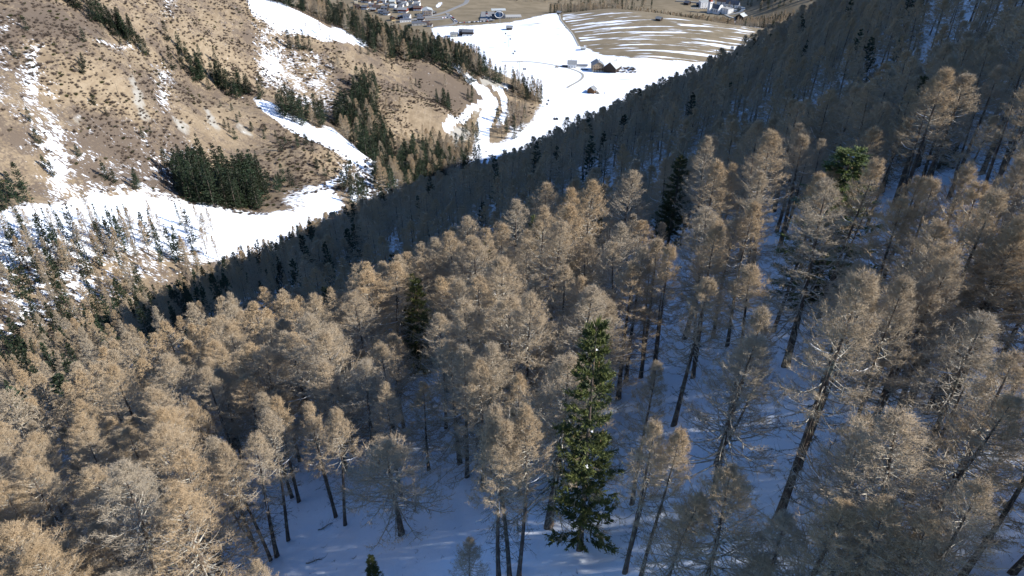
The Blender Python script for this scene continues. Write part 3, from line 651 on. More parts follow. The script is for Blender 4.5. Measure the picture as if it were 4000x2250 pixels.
# trunks whose foot is seen on the snow
BASES = [(1955,1312,21,1.0,'thick dark trunked larch with forked stems and a dead side limb'),(2008,1180,18,.8,None),(2125,1190,18,.85,'first leaning trunked larch right of the forked one'),(2170,1130,18,.85,'second leaning trunked larch right of the forked one'),
 (2285,1020,19,1.0,'thickest of the leaning trunked larches at right'),(2330,1040,18,.85,None),(2362,1035,18,.85,None),(2395,1010,18,.8,None),(2475,985,18,.9,None),(2500,1075,18,.9,None),
 (1695,1070,18,.9,None),(1800,1170,17,.9,'dark trunked larch with fine dead branches left of the forked larch'),(1640,980,18,.85,None),(1612,950,18,.85,None),(1575,960,18,.85,None),(1750,910,18,.9,None),(1830,870,18,.9,None),(1945,835,19,.9,None),
 (2545,1440,15,1.0,'leaning thick trunk at the right bottom corner'),(2420,1449,15,1.0,'crooked leaning trunk near the right bottom corner'),(725,1360,17,.85,'rightmost of the four bare leaning trunks in the clearing'),(697,1400,17,.85,'third of the four bare leaning trunks in the clearing'),(682,1410,17,.8,'second of the four bare leaning trunks in the clearing'),(645,1385,17,.85,'leftmost of the four bare leaning trunks in the clearing'),
 (752,1262,16,.85,None),(735,1252,16,.8,None),(95,1365,15,1.0,'leaning dark trunk in the blue shade at lower left'),(868,1320,16,.9,'curved trunk at the left rim of the clearing'),(845,1300,16,.8,None),
 (1255,1455,18,.85,'left of the three dark stems at the bottom centre'),(1282,1458,18,.85,'middle of the three dark stems at the bottom centre'),(1305,1452,18,.8,'right of the three dark stems at the bottom centre'),(1572,1440,16,.75,'slim stem at the bottom edge right of the black green spruce'),(1612,1452,15,.8,None),
 (1175,1200,17,.85,None),(1010,1250,15,.8,None),(560,1240,16,.8,None),(2440,760,18,.9,None),(2530,800,18,.9,None),(2380,860,18,.9,None),(2280,860,18,.9,None),(2210,880,18,.9,None),(2060,800,19,1.0,None),(1985,760,18,.9,None)]
for u, v, H, w, lab in BASES: at_base('larch', u, v, H, w, label=lab, group='larches of the near stand', var=0 if lab and 'forked stems' in lab else None); trees[-1]['high'] = True
hero_n = len(trees)

def scatter(n, sampler, dmin, avoid, keep=None, seed=1):
    """dart throwing with a grid; avoid: list of (x, y, radius)"""
    rng = np.random.default_rng(seed); out = []; cell = {}; c = dmin
    for a in avoid: cell.setdefault((int(a[0] // c), int(a[1] // c)), []).append((a[0], a[1], a[2]))
    P = sampler(rng, n)
    for x, y in P:
        i, j = int(x // c), int(y // c); ok = True
        for di in (-2, -1, 0, 1, 2):
            for dj in (-2, -1, 0, 1, 2):
                for q in cell.get((i + di, j + dj), ()):
                    if (q[0] - x) ** 2 + (q[1] - y) ** 2 < (max(q[2], 0) if q[2] else dmin) ** 2: ok = False; break
                if not ok: break
            if not ok: break
        if ok: out.append((x, y)); cell.setdefault((i, j), []).append((x, y, 0))
    return np.array(out).reshape(-1, 2)
def polar(azr, rr):
    def f(rng, n):
        a = np.radians(rng.uniform(*azr, n)); r = np.sqrt(rng.uniform(rr[0] ** 2, rr[1] ** 2, n)); return np.stack([r * np.sin(a), r * np.cos(a)], 1)
    return f
av = [(q['x'], q['y'], 3.2) for q in trees]
# middle distance of the near slope
A = np.concatenate([scatter(9000, polar((-60, 60), (75, 160)), 4.7, av, seed=2), scatter(5000, polar((-60, 60), (33, 74)), 3.8, av, seed=6)])
on_near = (z_near(A[:, 0], A[:, 1]) > z_rest(A[:, 0], A[:, 1]) - 2) | (A[:, 0] < -20); A = A[on_near]
rngT = np.random.default_rng(5)
fill = []
for q in trees: q['d_'] = math.sqrt(q['x']**2 + q['y']**2 + q['z']**2)
for x, y in A:
    z = gz(x, y); u, v, d = project(x, y, z); r = math.hypot(x, y)
    if r < 78 and (u > 2500 and rngT.random() < .85): continue
    if 900 < u < 2000 and v > 1850: continue
    lb = max(0, min(1, (-x - .25 * y - 5) / 40)) * (r > 130)
    kind = 'spruce' if r > 80 and rngT.random() < (.05 + .25 * lb) else 'larch'
    H = rngT.triangular(10, 18.5, 21) * (1 if kind == 'larch' else .85); fill.append((kind, x, y, H, rngT.uniform(.95, 1.35) + (.06 if r < 75 and x < 8 else 0)))
sprs = [(*project(q['x'], q['y'], q['z'] + q['H']), q['H']) for q in trees if q['kind'] == 'spruce' and q['d_'] < 140]
sdir = (math.sin(R(SUN_AZ)), math.cos(R(SUN_AZ)))
lit_heroes = [(q['x'], q['y']) for q in trees if q['kind'] == 'larch' and q.get('hero') and not q.get('high') and q['y'] < 75] 
YL = [q for q in trees if q['label'] and 'upswept pale limbs' in q['label']][0]
def blocks_sun(x, y, reach=20):
    for hx, hy in lit_heroes:
        a_ = (x - hx) * sdir[0] + (y - hy) * sdir[1]; b_ = abs(-(x - hx) * sdir[1] + (y - hy) * sdir[0])
        if 0 < a_ < reach and b_ < 2.6: return True
    return False
lit_spr = [(q['x'], q['y']) for q in trees if q['kind'] == 'spruce' and q.get('hero') and q['d_'] < 130]
def shades_spruce(x, y):
    for hx, hy in lit_spr:
        a_ = (x - hx) * sdir[0] + (y - hy) * sdir[1]; b_ = abs(-(x - hx) * sdir[1] + (y - hy) * sdir[0])
        if 0 < a_ < 15 and b_ < 3.2: return True
    return False
for k in fill:
    if shades_spruce(k[1], k[2]): continue
    if k[1] > 8 and blocks_sun(k[1], k[2]): continue
    if 0 < (k[1] - YL['x']) * sdir[0] + (k[2] - YL['y']) * sdir[1] < 24 and abs(-(k[1] - YL['x']) * sdir[1] + (k[2] - YL['y']) * sdir[0]) < 4: continue
    z = gz(k[1], k[2]); u, v, d = project(k[1], k[2], z + k[3]); ub, vb, db = project(k[1], k[2], z)
    if any(d < sd_ and abs(u - su) < 2667 * 2.2 / d + 8 and v < sv_ + 2667 * .36 * sh / sd_ and vb > sv_ for su, sv_, sd_, sh in sprs): continue
    add_tree(*k)
    if u > 2600 and d < 90: trees[-1]['high'] = True
av = [(q['x'], q['y'], 0) for q in trees]
# the far part of the forested slope
B = scatter(95000, polar((-50, 36), (150, 1000)), 4.6, [a for a in av if math.hypot(a[0], a[1]) > 140], seed=3)
B2 = scatter(9000, polar((-50, -17), (185, 335)), 3.7, [a for a in av if 150 < math.hypot(a[0], a[1]) < 360] + [(p_[0], p_[1], 3.2) for p_ in B if math.hypot(*p_) < 350], seed=8); B = np.concatenate([B, B2])
zn, zr = z_near(B[:, 0], B[:, 1]), z_rest(B[:, 0], B[:, 1]); rB = np.hypot(B[:, 0], B[:, 1]); B = B[(zn > zr - 4) | ((rB < 298) & (B[:, 0] < -60)) | ((rB < 345) & (B[:, 0] < -90) & (project(B[:, 0], B[:, 1], zr)[1] > 975))]
zB = ground(B[:, 0], B[:, 1]); u, v, d = project(B[:, 0], B[:, 1], zB + 16); keep = (u > -250) & (u < 4300) & (v > -260)
s_ = (B[:, 0] + 12) * -.578 + (B[:, 1] - 600) * .815; keep &= s_ < 55
B = B[keep]; zB = zB[keep]
for (x, y), z in zip(B, zB):
    r = math.hypot(x, y); lb = max(0, min(1, (-x - .25 * y - 5) / 40)); far = r > 520 and x > 60
    if lb > .5 and r > 300 and rngT.random() < .7: continue
    if lb > .5 and rngT.random() < .15: continue
    ps = .06 + .40 * lb + (.22 if far else 0); kind = 'spruce' if rngT.random() < ps else 'larch'
    add_tree(kind, x, y, rngT.triangular(9, 15.5, 20), (rngT.uniform(1.05, 1.45) if lb < .4 else rngT.uniform(.7, 1.0)) * (1 if kind == 'larch' else .8), z=z)
# outside the frame, to the right: the forest goes on and shades the snow in view
C = scatter(2600, lambda rng, n: np.stack([rng.uniform(20, 190, n), rng.uniform(-50, 140, n)], 1), 5.6, av, seed=4)
zC = ground(C[:, 0], C[:, 1]); side = []
for (x, y), z in zip(C, zC):
    u, v, d = project(x, y, z + 8)
    if (d < 5 or u > 4150 or v > 2700) and not blocks_sun(x, y, 17): side.append((x, y, z))
side_start = len(trees)
for x, y, z in side: add_tree('larch', x, y, rngT.uniform(15, 19), rngT.uniform(.9, 1.15), z=z)
for q in trees[side_start:]: q['side'] = True

# --- the left hillside and the spur: stands outlined in the photograph (4000 px wide), drawn at the feet of the trees
def stand(pix, dmin, H, ps, w=(.8, 1.1), n=1500, label=None, group=None, seed=0, lab_l=None):
    P = world_poly(pix); lo, hi = P.min(0), P.max(0)
    pts = scatter(n, lambda rng, k: np.stack([rng.uniform(lo[0], hi[0], k), rng.uniform(lo[1], hi[1], k)], 1), dmin, [], seed=seed + 40)
    if not len(pts): return
    pts = pts[in_poly(P, pts[:, 0], pts[:, 1])]
    for x, y in pts:
        k = 'spruce' if rngT.random() < ps else ('larch' if rngT.random() < .85 else 'snag'); add_tree(k, x, y, rngT.uniform(*H) * 1.15, rngT.uniform(*w) * 1.1, label=label if k == 'spruce' else lab_l, group=group)
def rowof(pix, n, H, spread=5, ps=1.0, w=(.8, 1.05), label=None, group=None):
    P = world_poly(pix); L = np.concatenate([[0], np.cumsum(np.hypot(*np.diff(P, axis=0).T))])
    for i in range(n):
        s = rngT.uniform(0, L[-1]); x = np.interp(s, L, P[:, 0]) + rngT.normal(0, spread); y = np.interp(s, L, P[:, 1]) + rngT.normal(0, spread)
        add_tree('spruce' if rngT.random() < ps else 'larch', x, y, rngT.uniform(*H) * 1.15, rngT.uniform(*w) * 1.1, label=label, group=group)
stand([(690,705),(800,675),(1000,690),(1045,765),(1012,812),(880,815),(770,790),(700,755)], 4.3, (16, 23), .98, label='dark spruce in the dense wedge of spruces above the snowy stream bed', group='wedge of spruces above the stream bed', seed=1)
stand([(640,665),(700,640),(790,640),(800,690),(700,720)], 5.0, (10, 16), .9, label='spruce on the upper left fringe of the dense wedge', group='upper fringe of the wedge', seed=2)
stand([(1015,720),(1110,715),(1150,745),(1060,785),(1030,780)], 5.5, (8, 13), .95, label='small spruce right of the dense wedge of spruces', group='small spruces right of the wedge', seed=3)
stand([(1300,480),(1360,430),(1400,330),(1475,330),(1480,470),(1550,590),(1525,645),(1445,630),(1360,560)], 4.7, (15, 22), .82, label='dark spruce in the long stand running down beside the lower snow run', group='long stand beside the lower snow run', seed=4)
stand([(1085,445),(1120,425),(1210,450),(1290,475),(1285,512),(1190,500),(1130,475)], 5.0, (12, 19), .95, label='spruce in the small grove above the lower snow run', group='grove above the lower snow run', seed=5)
rowof([(720,270),(790,305),(850,330),(900,350),(960,370),(1000,385)], 40, (10, 17), 5, label='spruce in the line below the broken snow on the grassy spur', group='line of spruces on the grassy spur')
rowof([(270,25),(350,70),(410,105),(460,140),(490,165),(530,185),(560,198)], 40, (10, 16), 4, label='spruce in the dark diagonal row at upper left', group='diagonal row at upper left')
for u, v, H in ((1132,192,21),(1150,200,15),(1172,200,17),(1190,196,20),(1215,200,17),(1160,188,13)):
    x, y, z = hit(u, v); add_tree('spruce' if H != 15 else 'larch', x, y, H, .85, label='tall spruce in the small clump on the snow below the ski run', group='clump below the ski run')
rowof([(700,215),(690,190),(705,180)], 3, (11, 14), 3, label='spruce of the small trio on the upper grass', group='trio on the upper grass')
rowof([(740,240),(790,260),(812,250)], 6, (8, 13), 4, label='spruce in the cluster below the trio on the upper grass', group='cluster on the upper grass')
stand([(835,395),(940,445),(1100,525),(1250,600),(1310,650),(1240,650),(1080,565),(930,485)], 8.0, (4, 9), .95, (1.0, 1.5), label='low bushy conifer on the diagonal spur left of the lower snow run', group='low conifers on the diagonal spur', seed=6)
stand([(1285,62),(1350,48),(1430,125),(1500,185),(1500,215),(1420,165),(1330,120)], 4.1, (17, 24), .72, label='spruce in the wood along the upper edge of the ski run', group='wood above the ski run', seed=7)
stand([(1440,150),(1560,160),(1680,200),(1790,260),(1870,330),(1850,340),(1760,300),(1650,255),(1540,235),(1440,195)], 4.1, (16, 23), .68, label='spruce in the strip of wood along the ridge above the grass', group='strip along the ridge', seed=8)
stand([(1640,180),(1800,225),(1900,290),(1990,330),(2050,350),(1990,350),(1870,305),(1740,240)], 4.4, (14, 21), .6, label='spruce on the far edge of the ridge above the snowfield', group='far edge of the ridge', seed=9)
stand([(1995,335),(2060,352),(2115,378),(2110,410),(2040,400),(2010,370)], 4.4, (10, 19), .6, label='spruce on the blunt end of the spur beside the snowfield', group='end of the spur', seed=10)
stand([(1690,392),(1730,385),(1765,405),(1768,440),(1740,430)], 5.2, (10, 16), 1, label='spruce in the compact clump on the right of the grass slope', group='compact clump on the grass slope', seed=11)
stand([(1810,392),(1850,365),(1870,385),(1840,412)], 5.2, (9, 14), 1, label='spruce in the clump beside the upper bend of the track', group='clump beside the track bend', seed=12)
stand([(1560,600),(1690,570),(1850,600),(1885,640),(1780,690),(1600,700)], 4.9, (14, 20), .6, label='spruce in the mixed wood at the mouth of the gorge', group='mixed wood at the gorge mouth', seed=13)
stand([(1440,700),(1560,650),(1800,670),(1760,730),(1580,770),(1470,750)], 4.9, (14, 20), .55, label='spruce in the wood lining the bottom of the gorge', group='wood along the gorge bottom', seed=14)
stand([(1345,690),(1410,715),(1440,780),(1400,830),(1345,780)], 6, (11, 16), .7, label='spruce below the hairpin of snowy tracks', group='spruces below the hairpin', seed=15)
stand([(1940,470),(1985,500),(1970,560),(1930,520)], 7, (10, 16), .6, label='spruce between the two snowy tracks', group='spruces between the tracks', seed=16)
stand([(1985,400),(2075,420),(2070,490),(2010,545),(1980,470)], 7, (9, 16), .35, label='spruce on the bare end of the spur right of the tracks', group='bare end of the spur', seed=20)
stand([(1790,560),(1850,480),(1870,520),(1860,580)], 7, (9, 14), .6, label='spruce below the quarry face', group='spruces below the quarry', seed=17)
stand([(1380,135),(1470,165),(1430,195),(1395,175)], 6, (12, 18), .8, label='spruce at the right end of the ski run', group='right end of the ski run', seed=18)
for u, v, H in ((330,165,10),(325,292,9),(330,265,9),(105,120,9),(60,225,8),(330,250,7),(1410,210,9),(1440,215,8),(1510,240,7),(1625,335,9),(1640,345,8),(1555,355,8),(1570,360,6),(640,250,5),(370,410,7),(420,455,7),(560,540,8),(900,520,9),(920,545,9),(880,500,7),(590,520,5),(155,560,9),(120,475,8),(60,770,13),(90,740,14),(30,790,12),(10,760,13),(70,800,12),(110,790,12),(20,820,11),(210,690,9),(180,660,8),(310,610,7),(420,700,11),(450,715,9),(540,740,11),(535,720,10),(1100,590,8),(1000,620,7),(1270,690,9),(1240,660,9)):
    x, y, z = hit(u, v); add_tree('spruce', x, y, H, rngT.uniform(1.0, 1.4), label='lone young conifer on the tan hillside', group='lone conifers on the hillside')
# thin bare stems along the stream bed and dead stems on the grass
for u, v, H in ((1555,488,16),(1509,447,15),(1567,435,14),(1572,535,13),(1652,525,10),(1610,358,15),(1740,340,14),(1324,280,15),(1323,258,14),(1255,410,11),(412,150,10),(470,400,14),(1200,135,12),(1255,140,14)):
    x, y, z = hit(u, v); add_tree('snag', x, y, H, 1, label='bare dead stem on the grass slope casting a thin shadow', group='dead stems on the grass slope')
rowof([(20,930),(250,930),(420,915),(560,900),(680,905),(760,900)], 26, (10, 16), 8, .40, (.4, .6), label='thin spruce standing in the snowy stream bed', group='thin trees in the stream bed')
stand([(-120,960),(420,950),(760,930),(900,930),(640,1000),(300,1150),(-120,1250)], 4.8, (12, 18), .5, (.55, .85), n=5000, label='narrow spruce on the near bank of the stream bed', group='narrow trees on the near bank', seed=19)
# wood hidden for the most part behind the ridge, and the wooded country far behind
for azr, rr, n, dm, ps, H in (((-25, -13), (765, 900), 2500, 5.4, .70, (17, 23)), ((-17, -7), (860, 1010), 900, 6.5, .6, (15, 21)), ((3, 24), (1350, 1430), 3500, 5.5, .25, (13, 19)), ((8, 22), (1520, 1640), 160, 14, .7, (12, 18)), ((18.6, 32), (1480, 1700), 1500, 8, .85, (14, 20)), ((2, 34), (1690, 2900), 12000, 13, .75, (14, 22)), ((-1.5, 9), (1560, 1690), 500, 12, .5, (12, 18))):
    D = scatter(n, polar(azr, rr), dm, [], seed=int(rr[0])); zD = ground(D[:, 0], D[:, 1])
    for (x, y), z in zip(D, zD):
        if rr[0] == 1520 and not (x < 300 or x > 430): continue
        add_tree('spruce' if rngT.random() < ps else 'larch', x, y, rngT.uniform(*H), rngT.uniform(.85, 1.15), z=z)

# --- build: the 300 of each kind that show largest are things, the others two masses
def size(q):
    u, v, d = project(q['x'], q['y'], q['z'] + q['H'] * .8); vis = -150 < u < 4150 and -200 < v < 2500 and not q.get('side')
    return (q['H'] / d) if vis and d > 1 else 0
for q in trees: q['s'] = size(q); q['d'] = math.sqrt(q['x']**2 + q['y']**2 + q['z']**2)
chosen = {}
for kind, lim in (('larch', 296), ('spruce', 296), ('snag', 20)):
    L_ = sorted([q for q in trees if q['kind'] == kind and q['s'] > 0], key=lambda q: -(q['s'] + (5 if q['hero'] else 0)))
    for q in L_[:lim]: q['own'] = True
PARTS = {'larch': 'larch_tree', 'spruce': 'spruce_tree', 'snag': 'dead_tree'}
proto = {}
LAND = [(1510,785,'tall yellow green spruce'),(1015,690,'green spruce pair'),(565,650,'single green spruce'),(2150,400,'bushy snow flecked spruce'),(1712,400,'dark spruce cone'),(1880,320,'slim hillside spruce'),(385,1090,'broad lower left larch'),
 (565,900,'twin pale larches'),(912,740,'tallest tan larch'),(1400,940,'big central larch'),(2172,690,'rusty orange larch'),(2105,500,'white branched larch'),(1780,550,'larch with a dark whorl'),(1575,390,'pale spire topped larch'),(1250,660,'broad pale larch'),
 (2300,1080,'large bushy larch'),(1890,890,'open crowned larch'),(1165,530,'lone gully edge larch'),(1245,400,'snowfield tip spruce'),(430,600,'stream side spruce'),(285,720,'shaggy olive spruce'),(20,810,'left edge olive spruce'),(1745,240,'lone dark spruce'),
 (975,1110,'young larch in the clearing'),(1955,1250,'forked dark trunk'),(2330,960,'row of leaning trunks'),(690,1300,'four bare clearing trunks'),(1540,170,'snowfield farm'),(1080,450,'gully mouth spruce'),(780,560,'snowy stream bend'),(600,470,'dense spruce wedge'),(1230,270,'winding snow track'),(2440,300,'upper right corner slope'),(2000,180,'far right ridge'),(1330,200,'spur end')]
ORD = ['', 'second ', 'third ', 'fourth ', 'fifth ', 'sixth ', 'seventh ', 'eighth ', 'ninth ', 'tenth ']
_seen_labels = {}
def auto_label(q):
    u, v, d = project(q['x'], q['y'], q['z'] + q['H'] * .85); u /= K; v /= K
    lu, lv, ln = min(LAND, key=lambda t_: (t_[0] - u) ** 2 + ((t_[1] - v) * 1.15) ** 2); a = math.degrees(math.atan2(lv - v, u - lu)) % 360; dist = math.hypot(u - lu, v - lv)
    way = ['right of', 'up and right of', 'straight above', 'up and left of', 'left of', 'down and left of', 'straight below', 'down and right of'][int(((a + 22.5) % 360) // 45)]
    sz = 'short ' if q['H'] < 13.5 else ('tall ' if q['H'] > 18.3 else ''); br_ = 'slender ' if q['w'] < .88 else ('broad ' if q['w'] > 1.06 else '')
    near_ = 'close ' if dist < 70 else ('' if dist < 150 else 'well '); kind = {'larch': 'bare larch', 'spruce': 'green spruce', 'snag': 'dead bare stem'}[q['kind']]
    base = '%s%s%s, %s%s the %s' % (sz, br_, kind, near_, way, ln); n = _seen_labels.get(base, 0); _seen_labels[base] = n + 1
    return base if n == 0 else ORD[min(n, 9)] + base
def auto_group(q):
    u, v, d = project(q['x'], q['y'], q['z'] + q['H'])
    if q['kind'] == 'snag': return 'bare stems in the valley'
    if q['kind'] == 'spruce': return 'spruces left of the crest' if u < 1200 else 'scattered spruces on the right slope'
    return 'larches of the near stand' if q['d'] < 95 else ('larches towards the stream bed' if u < 1250 else ('larches in the shaded gully' if u < 2500 else 'larches on the upper right slope'))
def place_tree(q):
    kind = q['kind']; near = q['d'] < (135 if kind == 'larch' else 150); vk = kind if (near or kind == 'snag') else kind + '_mid'
    if vk == 'larch' and q.get('high'): vk = 'larch_high'
    vi = q['var'] if q['var'] is not None else int(rngT.integers(len(VAR[vk]))); s = q['H'] / 18.0; key = (vk, vi)
    if key in proto:
        src = proto[key]; r = src.copy(); COL.objects.link(r)
        for k_ in ('label', 'group', 'category'):
            if k_ in r: del r[k_]
        for ch in src.children:
            c = ch.copy(); COL.objects.link(c); c.parent = r
    else:
        r = empty(PARTS[kind], (0, 0, 0)); proto[key] = r
        for pn, pm in VAR[vk][vi].items(): link(pn, pm, r, kind='stuff' if pn in ('cones', 'branches', 'lower_branches') else None)
    r.location = (q['x'], q['y'], q['z'] - .15); lean = rngT.normal(0, .022, 2) if kind != 'spruce' else rngT.normal(0, .012, 2)
    r.rotation_euler = (lean[0], lean[1], rngT.uniform(0, 6.28)); r.scale = (s * q['w'], s * q['w'], s)
    u, v, d = project(q['x'], q['y'], q['z'] + q['H'])
    lab = q['label']
    if lab and not q['hero'] and q['group'] in GBOX:
        b_ = GBOX[q['group']]; fu = (u - b_[0]) / max(1, b_[1] - b_[0]); fv = (v - b_[2]) / max(1, b_[3] - b_[2])
        where = ('upper ', '', 'lower ')[min(2, int(fv * 3))] + ('left', 'middle', 'right')[min(2, int(fu * 3))]; n_ = _seen_labels.get((lab, where), 0); _seen_labels[(lab, where)] = n_ + 1
        sw = ['', 'tall ', 'slender ', 'broad ', 'short '][0 if n_ == 0 else (1 if q['H'] > GBOX[q['group']][4] else 4)]
        lab = ' '.join((sw + lab + ', ' + where).split()[:16])
    lab, grp = lab or auto_label(q), q['group'] or auto_group(q)
    tag(r, lab, 'tree', grp)
GBOX = {}
for q in trees:
    if q.get('own') and q['group'] and not q['hero']:
        u_, v_, d_ = project(q['x'], q['y'], q['z'] + q['H']); b_ = GBOX.setdefault(q['group'], [9e9, -9e9, 9e9, -9e9, []]); b_[0] = min(b_[0], u_); b_[1] = max(b_[1], u_); b_[2] = min(b_[2], v_); b_[3] = max(b_[3], v_); b_[4].append(q['H'])
for b_ in GBOX.values(): b_[4] = float(np.median(b_[4]))
for q in trees:
    if q.get('own'): place_tree(q)
def mass(name, label, cat, items, variants):
    lib = bpy.data.collections.new(name + '_kinds')
    for i, d in enumerate(variants): lib.objects.link(bpy.data.objects.new('%s_%02d' % (name, i), merged('%s_%02d' % (name, i), d)))
    n = len(items); me = bpy.data.meshes.new(name); me.vertices.add(n); me.vertices.foreach_set('co', np.array([(q['x'], q['y'], q['z'] - .15) for q in items], np.float32).ravel())
    rng = np.random.default_rng(77)
    for nm, typ, ar in (('rot', 'FLOAT_VECTOR', np.stack([rng.normal(0, .02, n), rng.normal(0, .02, n), rng.uniform(0, 6.28, n)], 1)), ('scl', 'FLOAT_VECTOR', np.array([(q['H']/18*q['w'], q['H']/18*q['w'], q['H']/18) for q in items])), ('kind', 'INT', rng.integers(0, len(variants), n))):
        a = me.attributes.new(nm, typ, 'POINT'); a.data.foreach_set('vector' if typ == 'FLOAT_VECTOR' else 'value', np.asarray(ar, np.float32 if typ != 'INT' else np.int32).ravel())
    ng = bpy.data.node_groups.new(name, 'GeometryNodeTree'); ng.interface.new_socket('Geometry', in_out='INPUT', socket_type='NodeSocketGeometry'); ng.interface.new_socket('Geometry', in_out='OUTPUT', socket_type='NodeSocketGeometry')
    gi = ng.nodes.new('NodeGroupInput'); go = ng.nodes.new('NodeGroupOutput'); ip = ng.nodes.new('GeometryNodeInstanceOnPoints'); ci = ng.nodes.new('GeometryNodeCollectionInfo')
    ci.inputs['Collection'].default_value = lib; ci.inputs['Separate Children'].default_value = True; ci.inputs['Reset Children'].default_value = True; ip.inputs['Pick Instance'].default_value = True
    for nm, typ, sock in (('rot', 'FLOAT_VECTOR', 'Rotation'), ('scl', 'FLOAT_VECTOR', 'Scale'), ('kind', 'INT', 'Instance Index')):
        na_ = ng.nodes.new('GeometryNodeInputNamedAttribute'); na_.data_type = typ; na_.inputs['Name'].default_value = nm; ng.links.new(na_.outputs['Attribute'], ip.inputs[sock])
    ng.links.new(gi.outputs[0], ip.inputs['Points']); ng.links.new(ci.outputs[0], ip.inputs['Instance']); ng.links.new(ip.outputs[0], go.inputs[0])
    o = link(name, me, kind='stuff', label=label, cat=cat); md = o.modifiers.new('scatter', 'NODES'); md.node_group = ng
    return o
rest = [q for q in trees if not q.get('own')]
mass('larch_forest', 'mass of bare grey brown larches covering the shaded slope at right', 'forest', [q for q in rest if q['kind'] != 'spruce'], VAR['larch_mid'])
mass('spruce_forest', 'dark spruces scattered through the far slopes and behind the ridge', 'forest', [q for q in rest if q['kind'] == 'spruce'], VAR['spruce_mid'])
print('TREES', len(trees), {k: sum(1 for q in trees if q['kind'] == k) for k in PARTS}, 'own', sum(1 for q in trees if q.get('own')))
# ------------------------------------------------------------------ buildings
M_WHITE = plain('white_render', (.80, .79, .76), .12, .6); M_CREAM = plain('cream_render', (.72, .64, .48), .15, .6); M_YEL = plain('yellow_render', (.66, .50, .26), .15, .6)
M_WOOD = plain('brown_timber', (.17, .095, .05), .45, 1.2); M_WOODL = plain('honey_timber', (.36, .27, .18), .35, 1.2); M_RED = plain('red_timber', (.30, .085, .06), .3, 1.2); M_DWOOD = plain('black_timber', (.06, .045, .035), .4, 1.2)
M_GREY = plain('grey_shingle', (.26, .27, .275), .35, 1.0); M_SLATE = plain('dark_slate', (.13, .14, .16), .35, 1.0); M_LROOF = plain('pale_sheet_roof', (.46, .48, .46), .2, .8); M_BROOF = plain('brown_tile', (.12, .085, .07), .35, 1.0)
M_GLASS = plain('window_glass', (.03, .04, .055), .3, 3, .15); M_CONC = plain('concrete', (.40, .39, .36), .2, .5); M_ASPH = plain('asphalt', (.24, .235, .225), .2, .15); M_STEEL = plain('galvanised_steel', (.30, .31, .32), .2, 1)
M_ROCK = plain('rock', (.26, .24, .21), .5, .7); M_BLUE = plain('blue_glass', (.02, .07, .16), .3, 1, .15); M_LANE = plain('gravel_lane', (.36, .34, .29), .25, .2); M_PANEL = plain('solar_panel', (.015, .02, .045), .2, 1, .2)
def gable_mb(w, d, h, rh, m=0, z0=-1.5):
    """walls with two gables; ridge along local y"""
    mb = MB(); x, y = w/2, d/2
    v = [(-x,-y,z0),(x,-y,z0),(x,y,z0),(-x,y,z0),(-x,-y,h),(x,-y,h),(x,y,h),(-x,y,h),(0,-y,h+rh),(0,y,h+rh)]
    mb.add(v, [(0,1,5,8,4),(2,3,7,9,6),(1,2,6,5),(3,0,4,7),(3,2,1,0)], m); return mb
def roof_mb(w, d, h, rh, over=.9, th=.28):
    mb = MB(); x, y = w/2, d/2 + over; k = rh / x; X = x + over; zl = h - over * k
    for s in (-1, 1):
        v = [(0,-y,h+rh+.04),(s*X,-y,zl+.04),(s*X,y,zl+.04),(0,y,h+rh+.04),(0,-y,h+rh+.04+th),(s*X,-y,zl+.04+th),(s*X,y,zl+.04+th),(0,y,h+rh+.04+th)]
        f = [(3,2,1,0),(4,5,6,7),(0,1,5,4),(1,2,6,5),(2,3,7,6)]; mb.add(v, f if s > 0 else [q[::-1] for q in f], 0)
    return mb
def windows(root, w, d, h0, rows, cols_f, cols_s, sz=(1.1, 1.3), mt=None):
    me = None
    for r_ in range(rows):
        z = h0 + r_ * 2.8
        for side, n, L in (('f', cols_f, w), ('s', cols_s, d), ('l', cols_s, d)):
            for i in range(n):
                q = -L/2 + L * (i + .5) / n
                if me is None: mb = MB(); mb.box((0,0,0), (sz[0], .12, sz[1])); me = mb.mesh('window', mt or M_GLASS)
                o = link('window', me, root); o.location = (q, -d/2 - .01, z) if side == 'f' else ((w/2 + .01, q, z) if side == 's' else (-w/2 - .01, q, z))
                if side != 'f': o.rotation_euler = (0, 0, R(90))
